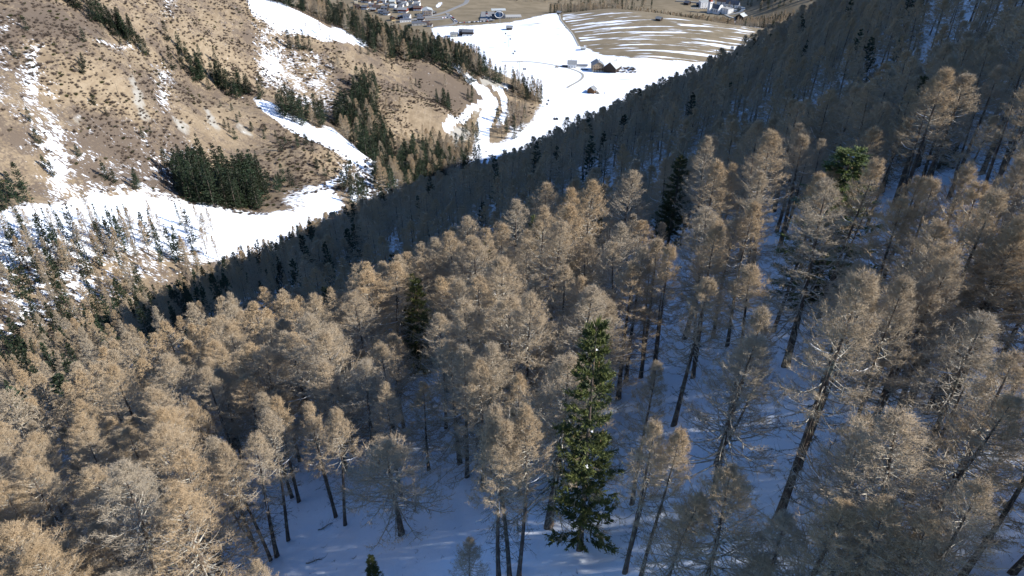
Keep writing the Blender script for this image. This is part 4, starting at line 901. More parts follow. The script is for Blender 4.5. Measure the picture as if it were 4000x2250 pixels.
def house(u, v, rz, w, d, h, rh, wall, roof, label, upper=None, win=(2, 3, 3), chim=True, group=None, name='house', cat='house', balcony=False, solar=False, xyz=None):
    if group == 'farm on the snowfield': w, d, h, rh = w * 1.15, d * 1.15, h * 1.1, rh * 1.15
    x, y, z = xyz or hit(u, v); root = empty(name, (x, y, z), R(rz), label=label, cat=cat, group=group)
    gable_mb(w, d, h, rh).build('wall', wall, root)
    rf = roof_mb(w, d, h, rh).build('roof', roof, root)
    if upper:
        hb = 2.9; mb = MB(); X, Y = w/2 + .06, d/2 + .06
        vv = [(-X,-Y,hb),(X,-Y,hb),(X,Y,hb),(-X,Y,hb),(-X,-Y,h-.05),(X,-Y,h-.05),(X,Y,h-.05),(-X,Y,h-.05),(0,-Y,h+rh-.08),(0,Y,h+rh-.08)]
        mb.add(vv, [(0,1,5,8,4),(2,3,7,9,6),(1,2,6,5),(3,0,4,7),(3,2,1,0)], 0); mb.build('upper_storey', upper, root)
    if win: windows(root, w + (.12 if upper else 0), d + (.12 if upper else 0), 1.6, win[0], win[1], win[2])
    if chim: mb = MB(); mb.box((w*.18, d*.15, h + rh + .2), (.8, .8, 1.8)); mb.build('chimney', M_CONC, rf)
    if balcony:
        mb = MB(); mb.box((0, -d/2 - .7, 3.0), (w * .9, 1.3, .2)); mb.box((0, -d/2 - 1.3, 3.5), (w * .9, .1, .9)); mb.build('balcony', M_WOOD, root)
    if solar:
        k = rh / (w/2); mb = MB(); a = w * .12; b_ = w * .42; mb.add([(a,-d*.3,h+rh-a*k+.42),(b_,-d*.3,h+rh-b_*k+.42),(b_,d*.3,h+rh-b_*k+.42),(a,d*.3,h+rh-a*k+.42)], [(0,1,2,3)]); mb.build('solar_panel', M_PANEL, rf)
    return root
def z6(x, y): return 1380 + x / 4.155, y / 4.155
VIL = [  # x, y in the enlarged village crop, rz, w, d, h, rise, wall, roof, upper, words
 (195,150,70,11,14,6,2.6,M_WHITE,M_SLATE,M_WOOD,'white and brown house with slate roof at the left of the village'),(110,148,20,10,11,5,2.4,M_WOOD,M_BROOF,None,'brown timber barn by the wood at the left of the village'),(60,120,40,12,13,5,2.6,M_DWOOD,M_BROOF,None,'dark timber barn nearest the wood'),
 (45,45,10,8,9,6,2,M_CREAM,M_GREY,None,'cream house at the far left of the village'),(300,105,75,9,12,5.5,2.4,M_WHITE,M_GREY,M_RED,'house with reddish upper floor left of the big solar roof'),(392,150,60,16,18,5.5,3.6,M_DWOOD,M_BROOF,None,'big dark barn with a solar panel on its brown roof'),
 (430,62,30,11,12,5.5,2.6,M_WHITE,M_SLATE,M_WOOD,'house behind the big solar roofed barn'),(500,58,80,9,10,7.5,2,M_WHITE,M_GREY,None,'tall white house in the upper village'),(560,48,60,10,12,6,2.4,M_CREAM,M_SLATE,M_WOOD,'slate roofed house beside the tall white house'),
 (520,160,70,13,14,5.5,2.8,M_DWOOD,M_SLATE,None,'dark barn with slate roof in the middle of the village'),(505,215,60,12,13,5.5,2.8,M_WHITE,M_SLATE,M_DWOOD,'house with dark upper floor above the wood'),(330,180,80,10,12,4.5,2.2,M_WOOD,M_GREY,None,'low grey roofed shed below the big solar barn'),
 (640,60,85,12,13,6,2.4,M_CREAM,M_LROOF,None,'pale roofed house in the upper village'),(655,120,70,14,14,5,2.2,M_WHITE,M_LROOF,None,'wide pale roofed house in the village centre'),(600,18,60,10,12,6,2.4,M_WHITE,M_SLATE,M_WOOD,'house at the top edge of the village'),
 (705,30,70,10,12,6,2.4,M_WHITE,M_SLATE,None,'white house with slate roof at the top edge'),(760,72,75,12,12,6,2.6,M_DWOOD,M_SLATE,None,'slate roofed dark house right of the wide pale roof'),(780,112,80,10,10,5,2.2,M_WHITE,M_SLATE,None,'small white house with slate roof behind the big white and red house'),
 (830,25,65,11,12,6,2.4,M_WHITE,M_BROOF,M_RED,'white house with red upper floor at the top'),(842,90,80,14,12,6,2.4,M_WHITE,M_GREY,None,'grey roofed house with white walls above the big white and red house'),(812,200,78,16,20,7,3.2,M_WHITE,M_GREY,M_RED,'big white house with red timber floor and grey roof'),
 (948,72,60,10,12,6,2.4,M_CREAM,M_SLATE,None,'slate roofed cream house left of the red house'),(948,162,75,13,13,6,2.6,M_DWOOD,M_SLATE,None,'black timber house left of the red house'),(1050,168,85,15,18,6.5,2.8,M_WHITE,M_BROOF,M_RED,'long red timber house with white ground floor'),
 (1040,92,80,12,14,6,2.6,M_WHITE,M_GREY,None,'grey roofed house behind the long red house'),(1030,25,70,13,13,6,2.6,M_WHITE,M_BROOF,M_WOOD,'brown roofed house at the upper right of the village'),(905,20,65,10,12,6,2.4,M_CREAM,M_SLATE,None,'cream house at the top edge of the village right of the middle'),
 (565,110,40,10,10,5,2.4,M_WOOD,M_GREY,None,'timber house beside the wide pale roof'),(450,205,80,10,11,5,2.2,M_WHITE,M_GREY,None,'white house between the barns above the wood'),(545,240,70,11,12,5,2.4,M_WHITE,M_SLATE,M_DWOOD,'house half hidden by the tops of the wood'),
 (775,300,80,12,11,4.5,2.2,M_DWOOD,M_SLATE,None,'dark shed attached left of the white house at the lower edge'),(875,305,82,13,15,7.5,2.6,M_WHITE,M_SLATE,None,'white three storey house at the lower edge of the village'),(1100,340,80,13,13,6,2.6,M_WHITE,M_SLATE,M_DWOOD,'white and black house beside the parking lanes'),
 (1090,290,75,11,12,5,2.4,M_WHITE,M_SLATE,M_DWOOD,'slate roofed house behind the white and black house'),(640,330,30,8,9,6,2.2,M_YEL,M_BROOF,M_WOOD,'small yellow house with balconies above the wood'),(1180,390,80,13,14,4,2.0,M_WOOD,M_BROOF,None,'low brown roofed barn by the snowfield'),
 (1245,428,85,9,10,4,1.8,M_WHITE,M_BROOF,None,'small white house at the edge of the snowfield'),(700,175,60,9,9,4,2,M_DWOOD,M_GREY,None,'small shed left of the big white and red house'),(1308,228,60,8,9,4,2.2,M_DWOOD,M_GREY,None,'dark garden hut right of the hotel'),(240,40,60,11,12,6,2.4,M_WHITE,M_BROOF,M_WOOD,'brown and white house in the upper left of the village'),
 (160,30,20,10,12,6,2.4,M_WHITE,M_SLATE,M_DWOOD,'slate roofed house in the upper left of the village'),(340,30,50,10,12,6,2.4,M_CREAM,M_GREY,M_WOOD,'grey roofed house at the top edge left of the middle'),(990,120,70,9,10,5,2.2,M_DWOOD,M_SLATE,None,'small slate roofed house wedged behind the black timber house')]
for x, y, rz, w, d, h, rh, wl, rf, up, lab in VIL:
    u, v = z6(x, y); house(u, max(v, 2), rz, w * .84, d * .84, h * .86, rh * .88, wl, rf, lab, up, (2, 3, 2), group='houses of the village', balcony=up is not None, solar='solar panel' in lab)
# hotel with three rows of balconies, and the flat grey hall
def hotel():
    x, y, z = hit(*z6(1205, 240)); r = empty('hotel', (x, y, z), R(12), label='pale hotel with stacked balconies at the road into the village', cat='hotel')
    gable_mb(17, 22, 9.5, 2.6).build('wall', M_WHITE, r); roof_mb(17, 22, 9.5, 2.6, 1.3).build('roof', M_LROOF, r)
    for k in range(3):
        mb = MB(); mb.box((0, -11.8, 2.4 + 2.9*k), (16, 1.5, .25)); mb.box((0, -12.5, 2.95 + 2.9*k), (16, .12, .95)); mb.build('balcony', M_WOODL, r)
    windows(r, 17, 22, 1.5, 3, 4, 5)
hotel()
def hall(u, v, rz, w, d, h, label, wallm, roofm, name='hall', cat='hall'):
    x, y, z = hit(u, v); r = empty(name, (x, y, z), R(rz), label=label, cat=cat); mb = MB(); mb.box((0, 0, h/2 - .8), (w, d, h + 1.6)); mb.build('wall', wallm, r); mb = MB(); mb.box((0, 0, h + .2), (w + .8, d + .8, .38)); mb.build('roof', roofm, r); windows(r, w, d, 1.6, max(1, int(h // 3)), 4, 3); return r
hall(*z6(1070, 400), 8, 26, 15, 4.2, 'long low grey hall with flat roof beside the snowfield', M_CONC, M_SLATE)
hall(*z6(850, 350), 6, 20, 11, 4, 'low flat garage block left of the parking lanes', M_WHITE, M_SLATE, 'garage_block', 'garage')
# farm in the middle of the snowfield
def z5(x, y): return 2180 + x / 7.244, 180 + y / 7.244
house(*z5(395, 597), 84, 9.5, 10, 5.2, 3.0, M_WHITE, M_GREY, 'white farmhouse with grey roof, left one of the three on the snowfield', None, (1, 3, 3), group='farm on the snowfield', name='farmhouse')
house(*z5(1105, 690), 4, 12.5, 14, 8.2, 3.6, M_CREAM, M_GREY, 'farmhouse with honey timber upper floors, middle one of the three on the snowfield', M_WOODL, (3, 4, 4), group='farm on the snowfield', name='farmhouse', balcony=True)
house(*z5(1540, 690), -30, 15, 18, 5.5, 6.2, M_DWOOD, M_LROOF, 'barn with a steep pale grey roof, right one of the three on the snowfield', None, None, group='farm on the snowfield', name='barn', cat='barn')
r = house(*z5(640, 590), 88, 6, 17, 2.6, .9, M_WHITE, M_SLATE, 'long low garage with dark roof joined right of the white farmhouse', None, None, False, name='garage', cat='garage')
house(*z5(225, 590), 86, 3.2, 9, 1.8, .5, M_SLATE, M_SLATE, 'low dark block in place of the shadow left of the white farmhouse', None, None, False, name='shadow_block', cat='shed')  # dark block standing in for the cast shadow of the white farmhouse
house(*z5(1590, 712), -30, 5, 9, 2.6, .8, M_WOODL, M_LROOF, 'small honey timber lean to before the steep roofed barn', None, None, False, name='shed', cat='shed')
house(*z5(2105, 672), 10, 4, 4, 2.4, .9, M_DWOOD, M_GREY, 'tiny hut at the right end of the farm clutter', None, None, False, name='hut', cat='hut')
house(*z5(955, 1305), -25, 8.5, 9, 4, 2.8, M_WOOD, M_GREY, 'grey roofed hay hut alone on the snow below the farm', None, None, False, name='hay_hut', cat='hut')
house(*z5(712, 102), 82, 5.5, 7, 3, 1.0, M_CONC, M_LROOF, 'small pale pump house on the snow above the farm', None, None, False, name='pump_house', cat='hut')
for u, v, rz, lab, s in ((1990,115,80,'low dark hay hut on the snow right of the lift station',1.3),(2185,54,60,'small hay hut at the head of the hedge line on the meadow',1),(2574,80,50,'dark hay hut on the striped meadow at right',1.25)):
    house(u, v, rz, 6*s, 7*s, 2.8*s, 2.0*s, M_DWOOD, M_GREY, lab, None, None, False, name='hay_hut', cat='hut')
def z62(x, y): return 1380 + x / 4.155, y / 4.155
house(*z62(1800, 560), 80, 12, 15, 6, 2.6, M_DWOOD, M_SLATE, 'dark timber part of the inn on the snow behind the ridge wood', None, (2, 3, 3), name='inn', cat='inn')
house(*z62(1862, 575), 86, 13, 17, 7, 2.6, M_WHITE, M_SLATE, 'white part of the inn on the snow behind the ridge wood', M_DWOOD, (2, 4, 3), name='inn', cat='inn', balcony=True)
house(*z62(1640, 590), 80, 10, 11, 4.5, 2.2, M_CREAM, M_GREY, 'cream house left of the inn at the edge of the wood', None, (1, 3, 2))
# lift station
x, y, z = hit(*z6(2360, 300)); r = empty('lift_station', (x, y, z), R(4), label='blue glazed valley station of the cable lift by the car park', cat='lift station')
mb = MB(); mb.box((0, 4, 2.2), (24, 17, 7)); mb.build('base', M_SLATE, r)
mb = MB(); n = 20; prof = [(7.0 * math.cos(a), 5.2 * math.sin(a)) for a in np.linspace(0, 2*math.pi, n, endpoint=False)]
vv = [(p, -9, 8.5 + q) for p, q in prof] + [(p, 12, 8.5 + q) for p, q in prof]; mb.add(vv, [tuple(range(n))[::-1][::-1], tuple(range(2*n-1, n-1, -1))] + [(i, i+n, (i+1) % n + n, (i+1) % n) for i in range(n)]); mb.build('canopy', M_BLUE, r)
mb = MB(); mb.tube([(p*1.04, -9.3, 8.5 + q*1.04) for p, q in prof + prof[:1]], .5, 5); mb.build('ring', M_WHITE, r)
mb = MB(); mb.box((0, 5, 14.2), (26, 18, .5)); mb.build('roof', M_LROOF, r)
mb = MB(); mb.box((26, 6, 1.2), (30, 20, 4)); mb.build('terrace', M_CONC, r)
mb = MB()
for k in range(6): mb.box((15 + 4.2*k, -4.1, 1.2), (1.2, .2, 1.6))
mb.build('opening', M_GLASS, r, kind='stuff')
# church and the white buildings on its hill
def z7(x, y): return 2600 + x / 5.6, y / 5.6
def church():
    x, y, z = hit(*z7(1085, 285)); r = empty('church', (x, y, z), R(32), label='church with dark slate roof, white gabled front and white tower on the hill', cat='church')
    gable_mb(13, 26, 10, 6.5).build('nave', M_WHITE, r); rf = roof_mb(13, 26, 10, 6.5, .35).build('roof', M_SLATE, r)
    mb = MB(); n = 11; pr = [(-7.1, -1.5), (7.1, -1.5), (7.1, 11)] + [(5.2 * math.cos(a), 13.5 + 4.6 * math.sin(a)) for a in np.linspace(0, math.pi, n)] + [(-7.1, 11)]
    k = len(pr); mb.add([(p, -13.9, q) for p, q in pr] + [(p, -13.3, q) for p, q in pr], [tuple(range(k)), tuple(range(2*k-1, k-1, -1))] + [(i, i+k, (i+1) % k + k, (i+1) % k) for i in range(k)]); mb.build('facade', M_WHITE, r)
    mb = MB(); mb.box((0, -13.95, 1.8), (2.2, .2, 4)); mb.build('door', M_WOOD, r)
    for s in (-1, 1):
        for i in range(4):
            mb = MB(); mb.box((s*6.52, -8 + 5.6*i, 5.6), (.14, 1.5, 4.2)); mb.build('window', M_GLASS, r)
    tw = MB(); tw.box((-9.5, 8, 10), (6, 6, 24)); t_ = tw.build('tower', M_WHITE, r)
    for ax, ay, dx, dy in ((-9.5, 4.95, 1.6, .14), (-6.45, 8, .14, 1.6)): mb = MB(); mb.box((ax, ay, 18.5), (dx, dy, 3)); mb.build('belfry_opening', M_GLASS, t_)
    mb = MB(); mb.add([(-12.9,4.6,22),(-6.1,4.6,22),(-6.1,11.4,22),(-12.9,11.4,22),(-9.5,8,36)], [(0,1,4),(1,2,4),(2,3,4),(3,0,4),(3,2,1,0)]); mb.build('spire', M_RED, t_)
church()
house(*z7(1250, 122), 58, 10, 24, 9, 6, M_WHITE, M_BROOF, 'tall white gabled parish house behind the church', None, (2, 2, 4), name='parish_house')
house(*z7(1455, 182), 52, 10, 26, 9, 6.5, M_WHITE, M_SLATE, 'long white gabled convent house right of the church', None, (2, 2, 5), name='convent_house')
hall(*z7(1335, 285), 26, 14, 22, 9.5, 'white flat roofed school block right of the church', M_WHITE, M_CONC, 'school', 'school')
hall(*z7(1450, 262), 14, 18, 10, 4.0, 'low white annex right of the school block', M_WHITE, M_CONC, 'annex', 'annex')
hall(*z7(885, 140), 8, 30, 14, 10.5, 'white block with long window bands left of the church', M_WHITE, M_LROOF, 'apartment_block', 'building')
house(*z7(735, 130), 80, 9, 12, 4, 2.5, M_DWOOD, M_SLATE, 'dark house left of the white block by the church', None, None)
house(*z7(475, 95), 40, 10, 11, 4, 3.2, M_DWOOD, M_SLATE, 'dark cottage by the road left of the church hill', None, None)
house(*z7(1650, 400), -38, 15, 20, 5, 4.5, M_DWOOD, M_LROOF, 'black barn with pale roof below the church hill', None, None, False, name='barn', cat='barn')
x, y, z = hit(*z7(820, 192)); r = empty('cemetery_wall', (x, y, z), R(4), label='white arcaded cemetery wall left of the church', cat='wall')
mb = MB(); mb.box((0, 0, .2), (52, .7, 3.6)); mb.build('wall', M_WHITE, r)
for k in range(12): mb = MB(); mb.box((-23.6 + 4.3*k, -.42, .9), (2.2, .16, 1.9)); mb.build('niche', M_SLATE, r)
# ------------------------------------------------------------------ roads
def drape(name, pix, width, m, lift=.35, label=None, closed=None):
    P = world_poly(pix); L = np.concatenate([[0], np.cumsum(np.hypot(*np.diff(P, axis=0).T))]); s = np.linspace(0, L[-1], max(8, int(L[-1] / 6)))
    x = np.interp(s, L, P[:, 0]); y = np.interp(s, L, P[:, 1]); k = np.ones(5) / 5
    if len(s) > 9:
        for ar in (x, y): ar[2:-2] = np.convolve(ar, k, 'valid')
    tx, ty = np.gradient(x), np.gradient(y); n = np.hypot(tx, ty) + 1e-9; nx, ny = -ty / n * width / 2, tx / n * width / 2
    l, r_ = np.stack([x + nx, y + ny], 1), np.stack([x - nx, y - ny], 1); zl, zr_ = ground(l[:, 0], l[:, 1]), ground(r_[:, 0], r_[:, 1]); zm = np.maximum(zl, zr_) + lift
    c = len(s); mb = MB(); v = [(*l[i], zm[i]) for i in range(c)] + [(*r_[i], zm[i]) for i in range(c)] + [(*l[i], zl[i] - 1) for i in range(c)] + [(*r_[i], zr_[i] - 1) for i in range(c)]
    f = []
    for i in range(c - 1): f += [(i, i+c, i+c+1, i+1), (i+1, i+1+2*c, i+2*c, i), (i+c, i+3*c, i+3*c+1, i+c+1)]
    mb.add(v, f); return mb.build(name, m, kind='structure')
drape('road', [(1826,0),(1819,14),(1789,26),(1741,48),(1698,60),(1659,67),(1597,80),(1560,84)], 9, M_ASPH)
drape('road', [(1746,52),(1765,70),(1780,82),(1783,93),(1768,97),(1698,106)], 7, M_ASPH, .42)
drape('parking_lane', [(1655,72),(1700,68),(1755,62)], 9, M_ASPH, .49); drape('parking_lane', [(1655,80),(1700,77),(1760,70)], 8, M_ASPH, .56)
drape('car_park', [(1907,46),(1903,82)], 26, M_ASPH, .4)
drape('lane', [(1960,241),(2040,239),(2114,246),(2176,257),(2230,268),(2268,282),(2282,296),(2262,318),(2215,342)], 3.2, M_LANE, .25)
drape('road', [(2640,4),(2700,8),(2745,12)], 8, M_ASPH); drape('road', [(2835,58),(2875,54),(2905,42),(2912,36),(2890,28),(2876,26)], 7, M_CONC); drape('path', [(2832,58),(2850,66),(2868,72)], 4, M_CONC, .45)
drape('path', [(2172,44),(2190,78),(2238,132),(2262,180)], 2.5, M_LANE, .2)
# ------------------------------------------------------------------ cars
CARM = [plain('car_paint_%s' % n, c, .1, 1, .35) for n, c in (('white', (.75, .75, .75)), ('black', (.02, .02, .022)), ('grey', (.22, .23, .24)), ('red', (.35, .03, .03)), ('blue', (.04, .08, .22)), ('silver', (.45, .46, .47)))]
def car_mesh(m):
    mb = MB(); pr = [(-2.1,.35),(2.1,.35),(2.15,.75),(1.2,.92),(.6,1.45),(-1.1,1.45),(-1.8,.95),(-2.15,.85)]; k = len(pr)
    mb.add([(p, -.85, q) for p, q in pr] + [(p, .85, q) for p, q in pr], [tuple(range(k)), tuple(range(2*k-1, k-1, -1))] + [(i, i+k, (i+1) % k + k, (i+1) % k) for i in range(k)], 0)
    mb.box((-.25, 0, 1.18), (1.5, 1.74, .42), 0, 1)
    for sx in (-1.3, 1.3):
        for sy in (-.82, .82): mb.tube([(sx, sy - .1, .33), (sx, sy + .1, .33)], .33, 8, 1)
    return mb.mesh('car', [m, M_GLASS])
CARS = [car_mesh(m) for m in CARM]; CN = ['white', 'black', 'grey', 'red', 'blue', 'silver']
def cars(a, b, n, rz, place, lift=.45):
    for i in range(n):
        t = (i + .5) / n; u, v = a[0] + (b[0]-a[0]) * t, a[1] + (b[1]-a[1]) * t; x, y, z = hit(u, v); k = int(rngT.choice(6, p=[.25, .22, .2, .08, .1, .15]))
        o = link('parked_car', CARS[k], None, label='%s car parked %s, %s' % (CN[k], place, ('left end', 'left of the middle', 'middle', 'right of the middle', 'right end')[int(t * 5)] if abs(b[0]-a[0]) > 8 else ('far end', 'middle', 'near end')[int(t * 3)]), cat='car', group='cars parked ' + place); o.location = (x, y, z + lift); o.rotation_euler = (0, 0, R(rz + rngT.normal(0, 4)))
cars((1789,91), (1925,83), 30, 88, 'in the row along the edge of the snowfield', .15); cars((1756,60), (1785,86), 13, 60, 'along the bent side road', .3)
cars((1727,73), (1753,70), 8, 90, 'in the lane beside the village road', .7); cars((1901,47), (1902,81), 11, 2, 'in the left row at the lift station', .6); cars((1919,62), (1917,80), 7, 2, 'in the right row at the lift station', .6)
for u, v, k, lab in ((2274.5,272.5,1,'black car left in the farm yard'),(2285.5,273.5,2,'grey car in the middle of the farm yard'),(2292.5,274,4,'dark blue car right in the farm yard')):
    x, y, z = hit(u, v); o = link('parked_car', CARS[k], None, label=lab, cat='car', group='cars in the farm yard'); o.location = (x, y, z + .2); o.rotation_euler = (0, 0, .3)
# ------------------------------------------------------------------ cable lift
heads = []
for u, v, h, lab in ((1953,90,17,'lift pylon beside the valley station'),(1988,183,17,'lift pylon alone on the upper snowfield'),(2030,296,17,'lift pylon near the lane across the snowfield'),(2095,358,14,'lift pylon at the tip of the wooded spur')):
    x, y, z = hit_rest(u, v); r = empty('lift_pylon', (x, y, gz(x, y)), R(28), label=lab, cat='pylon', group='pylons of the cable lift')
    mb = MB(); mb.tube([(0, 0, -1), (0, 0, h)], [.45, .28], 8); mb.build('mast', M_STEEL, r)
    mb = MB(); mb.box((0, 0, h), (6.4, .4, .4)); mb.box((0, 0, h + .9), (6, .3, .25)); mb.build('crossarm', M_STEEL, r)
    for s in (-3, 3): mb = MB(); mb.box((s, 0, h - .35), (.35, 3, .35)); mb.build('sheave_train', M_DWOOD, r)
    heads.append((x, y, gz(x, y) + h))
a, b, c = ray(2171, 464); heads.append((a*625, b*625, c*625 + 3)); dx, dy = heads[-1][0] - heads[-2][0], heads[-1][1] - heads[-2][1]; L_ = math.hypot(dx, dy); heads.append((heads[-1][0] + dx/L_*250, heads[-1][1] + dy/L_*250, heads[-1][2] + 75))
for s, lab in ((-3, 'left strand of the lift cable over the snowfield'), (3, 'right strand of the lift cable over the snowfield')):
    pts = []
    for p, q in zip(heads[:-1], heads[1:]):
        d = math.hypot(q[0]-p[0], q[1]-p[1]); nx, ny = (q[1]-p[1]) / d, -(q[0]-p[0]) / d
        for t_ in np.linspace(0, 1, 9)[:-1]: pts.append((p[0] + (q[0]-p[0]) * t_ + nx*s, p[1] + (q[1]-p[1]) * t_ + ny*s, p[2] + (q[2]-p[2]) * t_ - 4 * t_ * (1-t_) * d * .012))
    mb = MB(); mb.tube(pts, .03, 4); mb.build('lift_cable', M_STEEL, None, label=lab, cat='cable', group='lift cables')
def gondola(x, y, z, lab):
    r = empty('gondola', (x, y, z), .5, label=lab, cat='gondola', group='cabins of the cable lift'); mb = MB()
    pr = [(-.75, -2.6), (.75, -2.6), (.95, -1.7), (.8, -.75), (.4, -.5), (-.4, -.5), (-.8, -.75), (-.95, -1.7)]; k = len(pr)
    mb.add([(p, -.95, q) for p, q in pr] + [(p, .95, q) for p, q in pr], [tuple(range(k)), tuple(range(2*k-1, k-1, -1))] + [(i, i+k, (i+1) % k + k, (i+1) % k) for i in range(k)]); mb.build('cabin', M_SLATE, r)
    mb = MB(); mb.tube([(0, 0, -.5), (0, 0, 0)], .08, 5); mb.build('hanger', M_STEEL, r); mb = MB(); mb.box((0, -.97, -1.45), (1.3, .06, .7)); mb.build('window', M_GLASS, r)
for u, v, rr, lab in ((2166,464,628,'left cabin of the near pair over the snowfield'),(2176,464,628,'right cabin of the near pair over the snowfield'),(2137,406,770,'cabin just off the tip of the spur'),(2142,392,772,'cabin higher than the one off the spur tip'),(2045,286,900,'left cabin beside the lane pylon'),(2052,284,902,'right cabin beside the lane pylon'),(2005,209,1030,'lower cabin below the upper pylon'),(2011,200,1045,'upper cabin below the upper pylon'),(1975,131,1165,'cabin between the station and the upper pylon'),(1994,152,1120,'cabin just above the upper pylon')):
    a, b, c = ray(u, v); gondola(a*rr, b*rr, max(c*rr + 1.5, gz(a*rr, b*rr) + 4), lab)
# ------------------------------------------------------------------ rocks, hedges and bushes
def rock(u, v, s, lab):
    x, y, z = hit(u, v); bm = __import__('bmesh').new(); import bmesh
    bmesh.ops.create_icosphere(bm, subdivisions=2, radius=1)
    for q in bm.verts: k = .75 + .5 * random.random(); q.co = (q.co.x * s * k, q.co.y * s * .8 * k, q.co.z * s * .55 * k)
    me = bpy.data.meshes.new('boulder'); bm.to_mesh(me); bm.free(); me.materials.append(M_ROCK); o = link('boulder', me, None, label=lab, cat='boulder'); o.location = (x, y, z); o.rotation_euler = (0, 0, random.uniform(0, 6))
rock(2331,362,3.6,'big boulder beside the lone hay hut on the snow'); rock(2336,364.5,2.8,'lower boulder beside the lone hay hut on the snow'); rock(2174,263,3.4,'snow capped boulder below the lane on the snowfield'); rock(2362,364,1.6,'small boulder right of the lone hay hut')
def bush_mesh(seed, fol=M_DEAD, n=150, r=1.0, hh=1.3, fat=.05):
    rng = np.random.default_rng(seed); S = Sticks(); a = rng.normal(size=(n, 3)) * [.35, .35, .1]; a[:, 2] = np.abs(a[:, 2]) * .3; d = rng.normal(size=(n, 3)) * [.6, .6, .3]; d[:, 2] = np.abs(d[:, 2]) + .55
    d /= np.linalg.norm(d, axis=1, keepdims=True); b = a + d * rng.uniform(.5, 1.1, (n, 1)) * [r, r, hh]; S.add(a, b, fat, 0, .1, .6, 1); V, Fc, T = S.soup(rng); return tri_mesh('bush', V, Fc, T, fol)
m, t, b = mat('brushwood_twigs'); oi = N(t, 'ShaderNodeObjectInfo').outputs['Random']; t.links.new(mixc(t, oi, (.055, .043, .034), (.19, .145, .11)), b.inputs['Base Color']); M_BRUSH = m
m, t, b = mat('juniper'); oi = N(t, 'ShaderNodeObjectInfo').outputs['Random']; t.links.new(mixc(t, oi, (.03, .036, .015), (.085, .08, .03)), b.inputs['Base Color']); M_JUN = m
BUSH = [bush_mesh(i, M_BRUSH) for i in range(4)]
for i, (x, y) in enumerate([(1680+q, 640 + 25*math.sin(q*1.7)) for q in range(-30, 500, 42)] + [(1700 + q, 730 + 20*math.sin(q)) for q in range(0, 520, 60)]):
    X, Y, Z = hit(*z5(x, y)); o = link('bush', BUSH[i % 4], None, label='leafless brown bush in the yard right of the farm barn, %s' % (('back row, ' if y < 690 else 'front row, ') + ('left end', 'left of middle', 'middle', 'right of middle', 'right end')[min(4, int((x - 1640) / 120))]), cat='bush', group='bushes of the farm yard'); o.location = (X, Y, Z); s = random.uniform(.9, 2.0); o.scale = (s*1.4, s*1.4, s); o.rotation_euler = (0, 0, random.uniform(0, 6))
rng = np.random.default_rng(91)
def cover(name, label, cat, n, samp, accept, meshes, smin, smax, sq=1.0):
    P = samp(rng, n); x, y = P[:, 0], P[:, 1]; z = ground(x, y); ok = accept(x, y, z); x, y, z = x[ok], y[ok], z[ok]
    items = [dict(x=a, y=b, z=c + .1, H=18 * s * sq, w=1 / sq) for a, b, c, s in zip(x, y, z, rng.uniform(smin, smax, len(x)) )]
    return mass(name, label, cat, items, [{'bush': m_} for m_ in meshes])
from_snow = None
CLEAN = [world_poly(p_) for p_ in ([(-200,840),(170,810),(330,745),(480,735),(640,785),(800,800),(1000,830),(1160,835),(1290,755),(1345,830),(1330,900),(1200,960),(600,1010),(-200,1010)],[(1000,395),(1130,455),(1300,515),(1440,622),(1420,650),(1210,550),(1040,440)],[(900,-60),(1000,-60),(1290,112),(1430,170),(1220,145),(985,48)],[(1870,340),(1930,390),(1925,450),(1890,640),(1870,640),(1890,450)])]
def hill_ok(x, y, z):
    k = np.ones(len(x), bool)
    for P_ in CLEAN: k &= ~in_poly(P_, x, y)
    return k & hill_ok0(x, y, z)
def hill_ok0(x, y, z):
    zr = z_rest(x, y); cl = 1.5 * fbm(x / 40, y / 40, 61, 3) + .9 * fbm(x / 9, y / 9, 71, 2); return (zr > -250) & (z_near(x, y) < zr - 3) & (cl > rng.uniform(-.2, .34, len(x)))
cover('brushwood', 'low brown brush and cut branches strewn over the tan hillside', 'brushwood', 48000, polar((-48, 2), (345, 810)), hill_ok, BUSH, .35, 1.6, .8)
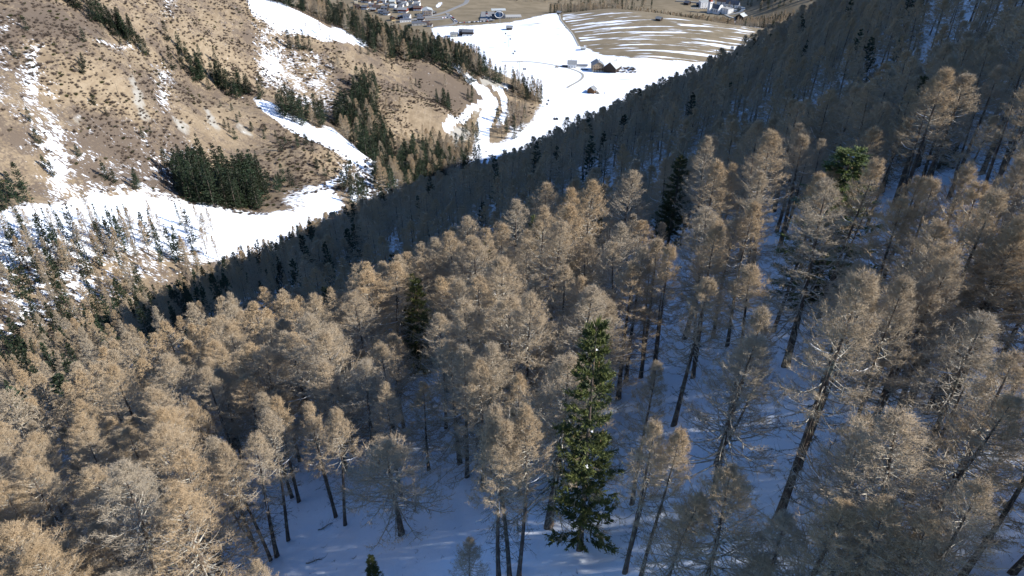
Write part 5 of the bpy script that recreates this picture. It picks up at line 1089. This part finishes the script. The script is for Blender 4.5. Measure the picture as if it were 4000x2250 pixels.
cover('juniper_scrub', 'dark green juniper dots on the tan hillside', 'scrub', 2600, polar((-48, 2), (345, 810)), hill_ok, [bush_mesh(20 + i, M_JUN, 170, 1.0, 1.0, .10) for i in range(3)], .6, 1.7, .85)

m, t, b = mat('twig_litter'); b.inputs['Base Color'].default_value = (.07, .055, .045, 1)
cover('twig_litter', 'small dark twigs fallen on the snow between the trunks', 'twigs', 9000, polar((-58, 58), (24, 110)), lambda x, y, z: (z_near(x, y) > z_rest(x, y)) & (fbm(x/6, y/6, 81, 3) > rng.uniform(-.3, .3, len(x))), [bush_mesh(40 + i, m, 14, 1.6, .15, .03) for i in range(3)], .12, .5, 1.0)

def fallen(u, v, L, rz, lab, seed):
    rng = np.random.default_rng(seed); x, y, z = hit(u * K, v * K); S = Sticks(); k = 7; p = np.stack([np.linspace(0, L, k), rng.normal(0, .12, k).cumsum(), np.abs(rng.normal(.12, .08, k)) + .05], 1)
    for i in range(k - 1): S.add(p[i], p[i+1], .05 * (1 - i / k) + .012, .05 * (1 - (i+1) / k) + .012, .1, .1, 3)
    n = 34; a = p[rng.integers(1, k - 1, n)] + rng.normal(0, .1, (n, 3)) * [1, .3, 0]; d = rng.normal(size=(n, 3)) * [.5, .8, .25]; d[:, 0] += .5; d[:, 2] = np.abs(d[:, 2]); S.add(a, a + d * rng.uniform(.3, .9, (n, 1)), .016, 0, .2, .3, 2)
    V, Fc, T = S.soup(rng); o = link('fallen_branch', tri_mesh('fallen_branch', V, Fc, T, M_DEAD), None, label=lab, cat='branch', group='fallen branches on the snow'); o.location = (x, y, z); o.rotation_euler = (0, 0, R(rz))
for i, (u, v, L, rz, lab) in enumerate([(800,1335,2.6,30,'forked dead branch on the snow at the left of the clearing'),(1040,1290,2.0,100,'small dead branch on the snow right of the young larch'),(770,1420,1.8,10,'thin dead branch on the snow near the bottom edge of the clearing'),(2080,1150,2.4,60,'dead branch on the blue snow right of the forked trunk'),(2420,1330,2.2,140,'dead branch on the snow at lower right'),(700,1180,2.4,75,'dead branch on the shaded snow behind the four clearing trunks')]): fallen(u, v, L, rz, lab, 900 + i)
